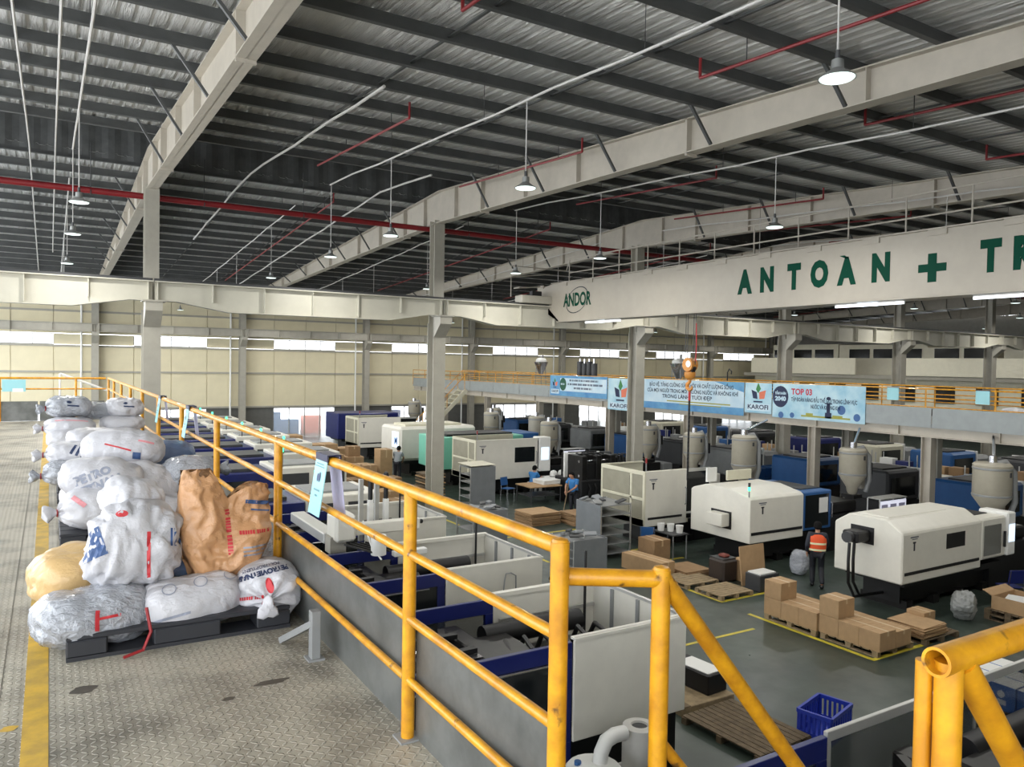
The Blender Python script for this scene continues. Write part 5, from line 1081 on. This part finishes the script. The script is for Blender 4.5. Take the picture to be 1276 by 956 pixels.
t = thing('cover_board', 'cream curled board lying on the grey panelled trolley', 'board', (14.3, 26.2, 1.665)); MB().bc((0, 0, .06), (1.15, .95, .015), .1, .05).o('board', CREAM, t)
trolley(10.0, 18.45, 'grey trolley heaped with grey offcuts behind the guardrail', 1.05, 1.0, 1.55, 'y', True, 3)
trolley(11.2, 15.4, 'low grey trolley with a crumpled cloth behind the corner post', 1.0, 1.0, 1.25, 'y', True, 5)
t = thing('stacked_boards', 'stack of brown boards beside the crane column', 'boards', (13.6, 29.0, 0)); [MB().bc((.02 * (k % 3), 0, .06 + .12 * k), (.9, 1.0, .05), .04 * (k % 2)).o('board', CARD if k % 2 else WOODD, t) for k in range(9)]
sheets(14.9, 22.75, 0, 1.2, 1.1, 36, 'stack of large brown sheets in front of the sweeping worker', seed=6); sheets(16.15, 22.0, 0, .9, 1.0, 34, 'stack of large brown sheets beside the sweeping worker', seed=8)
# packing tables near the seated worker
t = thing('packing_table', 'low packing table covered with cardboard', 'table', (17.2, 26.2, 0)); B(-.75, .75, -.6, .6, .68, .72).o('top', CARD, t); B(-.7, .7, -.5, .5, .3, .33).o('shelf', DGREY, t); [MB().c((sx * .7, sy * .55, 0), (sx * .7, sy * .55, .68), .025, 6).o('leg', DGREY, t) for sx in (-1, 1) for sy in (-1, 1)]
t = thing('foam_stack', 'white foam sheets stacked on the packing table', 'foam', (17.65, 26.3, .72)); [MB().bc((0, 0, .03 + .06 * k), (.85, .8, .055), .05 * k).o('sheet', PLASTIC, t, bev=.01) for k in range(3)]
t = thing('small_table', 'black table with two white domes by the worker', 'table', (18.95, 27.45, 0)); B(-.6, .6, -.35, .35, .74, .77).o('top', PLASTIC, t); [MB().c((sx * .55, sy * .3, 0), (sx * .55, sy * .3, .74), .02, 6).o('leg', BLACK, t) for sx in (-1, 1) for sy in (-1, 1)]; B(-.5, .5, -.3, .3, .35, .38).o('shelf', BLACK, t)
for k in range(2): t = thing('white_dome', 'white rounded plastic part standing on the black table', 'part', (18.75 + .42 * k, 27.4, .77), group='white domes on the black table'); MB().lathe([(.17, 0), (.17, .15), (.13, .24), (.05, .28), (.005, .285)], n=16).o('shell', PLASTIC, t, smooth=True); MB().lathe([(.172, .01), (.175, .02), (.175, .04), (.172, .05)], n=16).o('rim', GREY, t)
# far cartons in the aisle
GF = 'brown cartons in the far aisle'; rnd = random.Random(5)
for (x, y, dx, dy, h, zz) in ((11.2, 32.2, .9, .9, .5, 0), (12.2, 32.4, .8, .9, .55, 0), (13.1, 32.0, .7, .8, .5, 0), (12.2, 32.4, .6, .6, .5, .55), (11.3, 34.2, 1.0, .9, .9, 0), (12.6, 34.4, .9, .9, .8, 0), (13.6, 34.2, .6, .8, 1.5, 0), (11.7, 36.4, 1.1, 1, 1.1, 0), (13, 36.8, .9, 1, .9, 0), (13, 36.8, .6, .6, .5, .9), (12.2, 39.4, 1.4, 1.1, 1.3, 0), (13.6, 39.8, 1.0, 1.0, 1.0, 0), (11.2, 42.5, 1.5, 1.2, 1.5, 0), (13.2, 30.4, 1.3, .6, .3, 0), (11.6, 28.8, .8, .9, .5, 0), (11.6, 27.4, .9, .9, .35, 0)):
    carton(x, y, zz, dx, dy, h, 'brown carton standing in the far aisle beyond the column', GF, rnd.uniform(-.1, .1), CARD if rnd.random() < .6 else CARD2)
# crates and boxes under and beyond the gallery
for k in range(4):
    for j in range(3): crate(26.4 + .62 * k, 23.1, .43 * j, 0, 'blue crate in the stacks beyond the gallery', .55, .8, .42, 'stacked blue crates beyond the gallery', BLUE)
for k in range(16):
    x, y = 32 + rnd.uniform(-1, 1), 9 + 2.6 * k + rnd.uniform(-.3, .3); t = thing('parts_shelf', 'steel shelf of mixed boxes beyond the gallery', 'shelf', (x, y, 0), group='shelves beyond the gallery')
    for z in (.1, .7, 1.3): B(0, .6, 0, 1.6, z, z + .03).o('shelf', GREY, t)
    for a in (0, .6):
        for c in (0, 1.6): B(a - .02, a + .02, c - .02, c + .02, 0, 1.9).o('upright', ALU, t)
    for j in range(6): z = (.13, .73, 1.33)[j % 3]; B(.08, .5, .1 + .75 * (j // 3), .7 + .75 * (j // 3), z, z + rnd.uniform(.25, .45)).o('box', rnd.choice([CARD, BLUE, PLASTIC, CARD2, NAVY, GREY]), t, bev=.01)
t = thing('extinguisher', 'red fire extinguisher standing beyond the gallery', 'extinguisher', (30.8, 19.2, 0)); MB().lathe([(.14, 0), (.15, .05), (.15, .95), (.08, 1.1), (.04, 1.15), (.01, 1.2)], n=14).o('cylinder', mat('extinguisher_red', (190, 36, 40), .3), t, smooth=True); MB().tube([(0, 0, 1.15), (.12, 0, 1.2), (.18, 0, .8)], .02, 6).o('hose', BLACK, t)
# sacks and pallets on the opposite gallery
for k, (y, x) in enumerate(((12.2, .9), (11.6, .95), (11.0, .9), (12.0, 1.5), (11.3, 1.5), (15.2, .8), (14.7, .9))): sack(Vector((XM + x, y, 4.17 + (.22 if k in (3, 4) else 0))), .62, .5, .34, 1.4, 0, SW, 60 + k, label='white sack lying on the opposite gallery', group='sacks on the opposite gallery')
for k in range(6): sack(Vector((XM + .9 + .3 * (k % 2), 44.3 - .9 * k, 4.2)), .7, .6, .5, 1.2, 0, SC, 70 + k, label='crinkled clear sack on the gallery near its stair', group='clear sacks on the gallery', crum=1.6)
# goods seen in the daylight beyond the far openings
for k, (x, M) in enumerate(((5.6, BLUE), (7.4, NAVY), (14.3, BLUE), (15.8, BLUE), (17.4, INKO), (24.2, NAVY), (-1.2, NAVY), (.2, NAVY), (33, CARD))):
    t = thing('outdoor_crate', 'coloured crate standing outside the far openings', 'crate', (x, YF + 3.2 + .4 * (k % 2), 0), group='crates outside the far openings'); B(-.7, .7, -.4, .4, 0, 1.1 + .3 * (k % 3)).o('body', M, t, bev=.03); B(-.72, .72, -.42, .42, .5, .56).o('rim', M, t)

# ================================================================ people
SKIN = mat('skin', (186, 140, 112), .5, var=.05); HAIR = mat('black_hair', (12, 11, 11), .7, spec=.15); TROU = mat('dark_trousers', (28, 30, 38), .7); TEE = mat('blue_work_shirt', (52, 124, 190), .7, var=.06); VEST = mat('orange_vest', (232, 88, 36), .6, var=.08); REFL = mat('reflective_tape', (236, 232, 190), .3, var=.03); SHOE = mat('black_shoe', (22, 22, 24), .4); DSH = mat('dark_sleeve', (36, 40, 52), .7); PALE = mat('pale_stripe', (200, 202, 204), .6)
def skin(name, V, E, M, parent, lv=2):
    me = bpy.data.meshes.new(name); ks = list(V); me.from_pydata([V[k][0] for k in ks], [(ks.index(a), ks.index(b_)) for a, b_ in E], []); me.materials.append(M)
    o = bpy.data.objects.new(name, me); COL.objects.link(o); o.parent = parent
    o.modifiers.new('skin', 'SKIN'); o.modifiers.new('sub', 'SUBSURF').levels = lv; o.modifiers['sub'].render_levels = lv
    o.modifiers['skin'].use_smooth_shade = True
    for k, sv in zip(ks, me.skin_vertices[0].data):
        r = V[k][1]; sv.radius = r if isinstance(r, tuple) else (r, r); sv.use_root = (k == ks[0])
    return o
def person(label, loc, rz, J, shirt, vest=None, sleeve='short', trou=TROU):
    """J gives joint positions; local +y is the way the person faces"""
    t = thing('person', label, 'person', loc, rz); P_ = {k: Vector(v) for k, v in J.items()}
    ch, nk, hd = P_['chest'], P_['neck'], P_['head']; up = (hd - nk).normalized()
    V = {'pelvis': (P_['pelvis'], (.14, .1)), 'waist': (P_['pelvis'].lerp(ch, .5), (.115, .085)), 'chest': (ch, (.115, .08)), 'neck': (nk, .055), 'jaw': (nk.lerp(hd, .55), (.07, .08)), 'head': (hd, (.082, .1)), 'crown': (hd + up * .1, (.06, .075))}
    E = [('pelvis', 'waist'), ('waist', 'chest'), ('chest', 'neck'), ('neck', 'jaw'), ('jaw', 'head'), ('head', 'crown')]
    fw = Vector((0, 1, 0)); V['nose'] = (hd + fw * .115 - up * .02, .014); E.append(('head', 'nose'))
    for s in ('l', 'r'):
        sg = -1 if s == 'l' else 1
        sh, el, wr = P_['sh_' + s], P_['el_' + s], P_['wr_' + s]; d = (wr - el).normalized(); sd = Vector((1, 0, 0)) * -sg
        V.update({'sh' + s: (sh, .055), 'el' + s: (el, .042), 'wr' + s: (wr, .028), 'pa' + s: (wr + d * .07, (.036, .02))}); E += [('chest', 'sh' + s), ('sh' + s, 'el' + s), ('el' + s, 'wr' + s), ('wr' + s, 'pa' + s)]
        a = d.orthogonal().normalized(); a = (Vector((0, 1, 0)) - d * d.y).normalized() if abs(d.y) < .9 else a
        for q, (off, ln) in enumerate(((-.027, .075), (-.009, .088), (.009, .082), (.027, .062))):
            V['f%d%s' % (q, s)] = (wr + d * (.075 + ln * .5) + a * off, .0095); V['g%d%s' % (q, s)] = (wr + d * (.075 + ln) + a * off + sd * .015, .008); E += [('pa' + s, 'f%d%s' % (q, s)), ('f%d%s' % (q, s), 'g%d%s' % (q, s))]
        V['t' + s] = (wr + d * .05 + a * .055, .011); V['u' + s] = (wr + d * .085 + a * .07, .009); E += [('wr' + s, 't' + s), ('t' + s, 'u' + s)]
        hp, kn, an, to = P_['hip_' + s], P_['kn_' + s], P_['an_' + s], P_['toe_' + s]
        V.update({'hp' + s: (hp, .085), 'kn' + s: (kn, .058), 'an' + s: (an, .04), 'to' + s: (to, .035)}); E += [('pelvis', 'hp' + s), ('hp' + s, 'kn' + s), ('kn' + s, 'an' + s), ('an' + s, 'to' + s)]
        V['ear' + s] = (hd + Vector((sg * .095, -.01, -.01)), .012); E.append(('head', 'ear' + s))
    skin('body', V, E, SKIN, t)
    g = lambda k, r: (V[k][0], tuple(q + r for q in V[k][1]) if isinstance(V[k][1], tuple) else V[k][1] + r)
    S_ = {k: g(k, .07) for k in ('waist', 'chest')}; S_['pelvis'] = (V['pelvis'][0] - Vector((0, 0, .04)), (.18, .15)); S_['neck'] = (ch.lerp(nk, .8), .085); SE = [('waist', 'chest'), ('waist', 'pelvis'), ('chest', 'neck')]
    for s in ('l', 'r'):
        S_['sh' + s] = g('sh' + s, .024); f = .75 if sleeve == 'short' else 1; S_['sl' + s] = (V['sh' + s][0].lerp(V['el' + s][0], f), .064); SE += [('chest', 'sh' + s), ('sh' + s, 'sl' + s)]
        if sleeve != 'short': S_['cu' + s] = (V['el' + s][0].lerp(V['wr' + s][0], .9), .042); SE.append(('sl' + s, 'cu' + s))
    skin('shirt', S_, SE, shirt, t)
    T_ = {'pelvis': g('pelvis', .014)}; TE = []
    for s in ('l', 'r'):
        T_.update({'hp' + s: g('hp' + s, .016), 'kn' + s: g('kn' + s, .022), 'an' + s: (V['an' + s][0] + (V['kn' + s][0] - V['an' + s][0]) * -.06, .064)}); TE += [('pelvis', 'hp' + s), ('hp' + s, 'kn' + s), ('kn' + s, 'an' + s)]
    skin('trousers', T_, TE, trou, t)
    for s in ('l', 'r'):
        a, b_ = P_['an_' + s], P_['toe_' + s]; d = (b_ - a); d.z = 0; d.normalize(); zz = min(a.z, b_.z) - .045
        skin('shoe', {'h': (Vector((a.x, a.y, zz + .05)) - d * .05, .06), 'm': (Vector((a.x, a.y, zz + .05)) + d * .07, .062), 't': (Vector((a.x, a.y, zz + .04)) + d * .17, .038)}, [('h', 'm'), ('m', 't')], SHOE, t, 1)
    hp_ = [(.001, -.1)] + [(math.cos(e_) * .104, math.sin(e_) * .115) for e_ in [-.9 + .26 * q for q in range(10)]] + [(.001, .116)]
    hm = MB().lathe(hp_, (0, 0, 0), 16); hm.v = [(x + hd.x, y * 1.12 + hd.y - .022 - (.03 if z < -.02 else 0), z + hd.z + .035) for x, y, z in hm.v]; hm.o('hair', HAIR, t, smooth='all')
    if vest:
        v_ = skin('vest', {'w': (V['waist'][0] - Vector((0, 0, .24)), (.24, .19)), 'm': (V['waist'][0], (.235, .18)), 'c': (ch + Vector((0, 0, .03)), (.26, .18)), 't': (ch.lerp(nk, .85), (.2, .12))}, [('w', 'm'), ('m', 'c'), ('c', 't')], vest, t)
        GX, GY = .212, .172
        for dz in (-.1, .06):
            c = V['waist'][0] + Vector((0, 0, dz)); mb = MB(); k_ = 24; mb.add([(c.x + GX * math.copysign(abs(math.cos(a)) ** .8, math.cos(a)), c.y + GY * math.copysign(abs(math.sin(a)) ** .7, math.sin(a)), c.z + h_) for h_ in (-.025, .025) for a in [2 * PI * q / k_ for q in range(k_)]], [(q, (q + 1) % k_, k_ + (q + 1) % k_, k_ + q) for q in range(k_)]); mb.o('reflective_band', REFL, v_)
    return t
WALK = dict(pelvis=(0, 0, .9), chest=(0, .03, 1.26), neck=(0, .03, 1.42), head=(0, .05, 1.55), sh_l=(-.19, .02, 1.34), el_l=(-.25, -.08, 1.08), wr_l=(-.24, .06, .86), sh_r=(.19, .02, 1.34), el_r=(.25, .1, 1.1), wr_r=(.2, .27, .95), hip_l=(-.1, 0, .86), kn_l=(-.1, .12, .47), an_l=(-.1, .02, .09), toe_l=(-.1, .15, .05), hip_r=(.1, 0, .86), kn_r=(.11, .1, .48), an_r=(.12, -.22, .14), toe_r=(.12, -.12, .05))
p_ = person('person walking away in an orange reflective vest and dark trousers', (17.02, 12.75, 0), -.85, WALK, DSH, VEST, 'long')
STAND = dict(WALK, kn_l=(-.1, .02, .47), an_l=(-.1, 0, .09), toe_l=(-.1, .13, .05), kn_r=(.12, .03, .47), an_r=(.13, -.02, .09), toe_r=(.14, .11, .05), chest=(0, .1, 1.24), neck=(0, .15, 1.39), head=(0, .21, 1.51), sh_l=(-.19, .1, 1.32), sh_r=(.19, .1, 1.32), el_l=(-.24, .22, 1.1), wr_l=(-.12, .4, .98), el_r=(.24, .22, 1.1), wr_r=(.1, .42, .9))
person('person in a blue shirt sweeping with a long stick', (16.9, 23.3, 0), 1.9, STAND, TEE)
t = thing('broom', 'long-handled broom held by the person in blue', 'broom', (16.25, 23.1, 0)); MB().c((0, 0, .06), (.32, .08, 1.35), .014, 6).o('handle', WOOD, t); B(-.2, .1, -.06, .06, 0, .07).o('head', GREY, t)
SIT = dict(pelvis=(0, 0, .52), chest=(0, .08, .88), neck=(0, .12, 1.04), head=(0, .17, 1.16), sh_l=(-.19, .08, .96), el_l=(-.24, .2, .74), wr_l=(-.14, .4, .78), sh_r=(.19, .08, .96), el_r=(.24, .2, .74), wr_r=(.14, .42, .78), hip_l=(-.1, .02, .5), kn_l=(-.13, .42, .5), an_l=(-.13, .4, .09), toe_l=(-.13, .53, .05), hip_r=(.1, .02, .5), kn_r=(.13, .42, .5), an_r=(.13, .4, .09), toe_r=(.13, .53, .05))
person('person in a blue shirt seated at the white machine', (17.7, 27.45, 0), -1.2, SIT, TEE, trou=mat('pale_trousers', (206, 206, 204), .7))
t = thing('stool', 'small grey stool under the seated person', 'stool', (17.7, 27.45, 0)); MB().c((0, 0, .36), (0, 0, .39), .17, 14).o('seat', GREY, t); [MB().c((.12 * math.cos(a), .12 * math.sin(a), 0), (.08 * math.cos(a), .08 * math.sin(a), .36), .014, 6).o('leg', GREY, t) for a in (.8, 2.4, 3.9, 5.5)]
person('person with dark hair standing by the glowing control screen', (14.1, 33.7, 0), -.8, STAND, mat('grey_shirt', (150, 156, 160), .7))
for k, (x, y) in enumerate(((28.5, 19.4), (30.2, 23.1), (28.5, 26.8), (28.2, 34.1), (29.3, 15.8))): person(['person in blue standing beyond the gallery by the crates', 'person in blue among the shelves beyond the banners', 'person in blue working behind the hook chain', 'person in blue standing in front of the bright opening', 'person in purple at the bench beyond the gallery'][k], (x, y, 0), 1.2 + k, STAND, TEE if k < 4 else mat('purple_shirt', (110, 70, 130), .7))
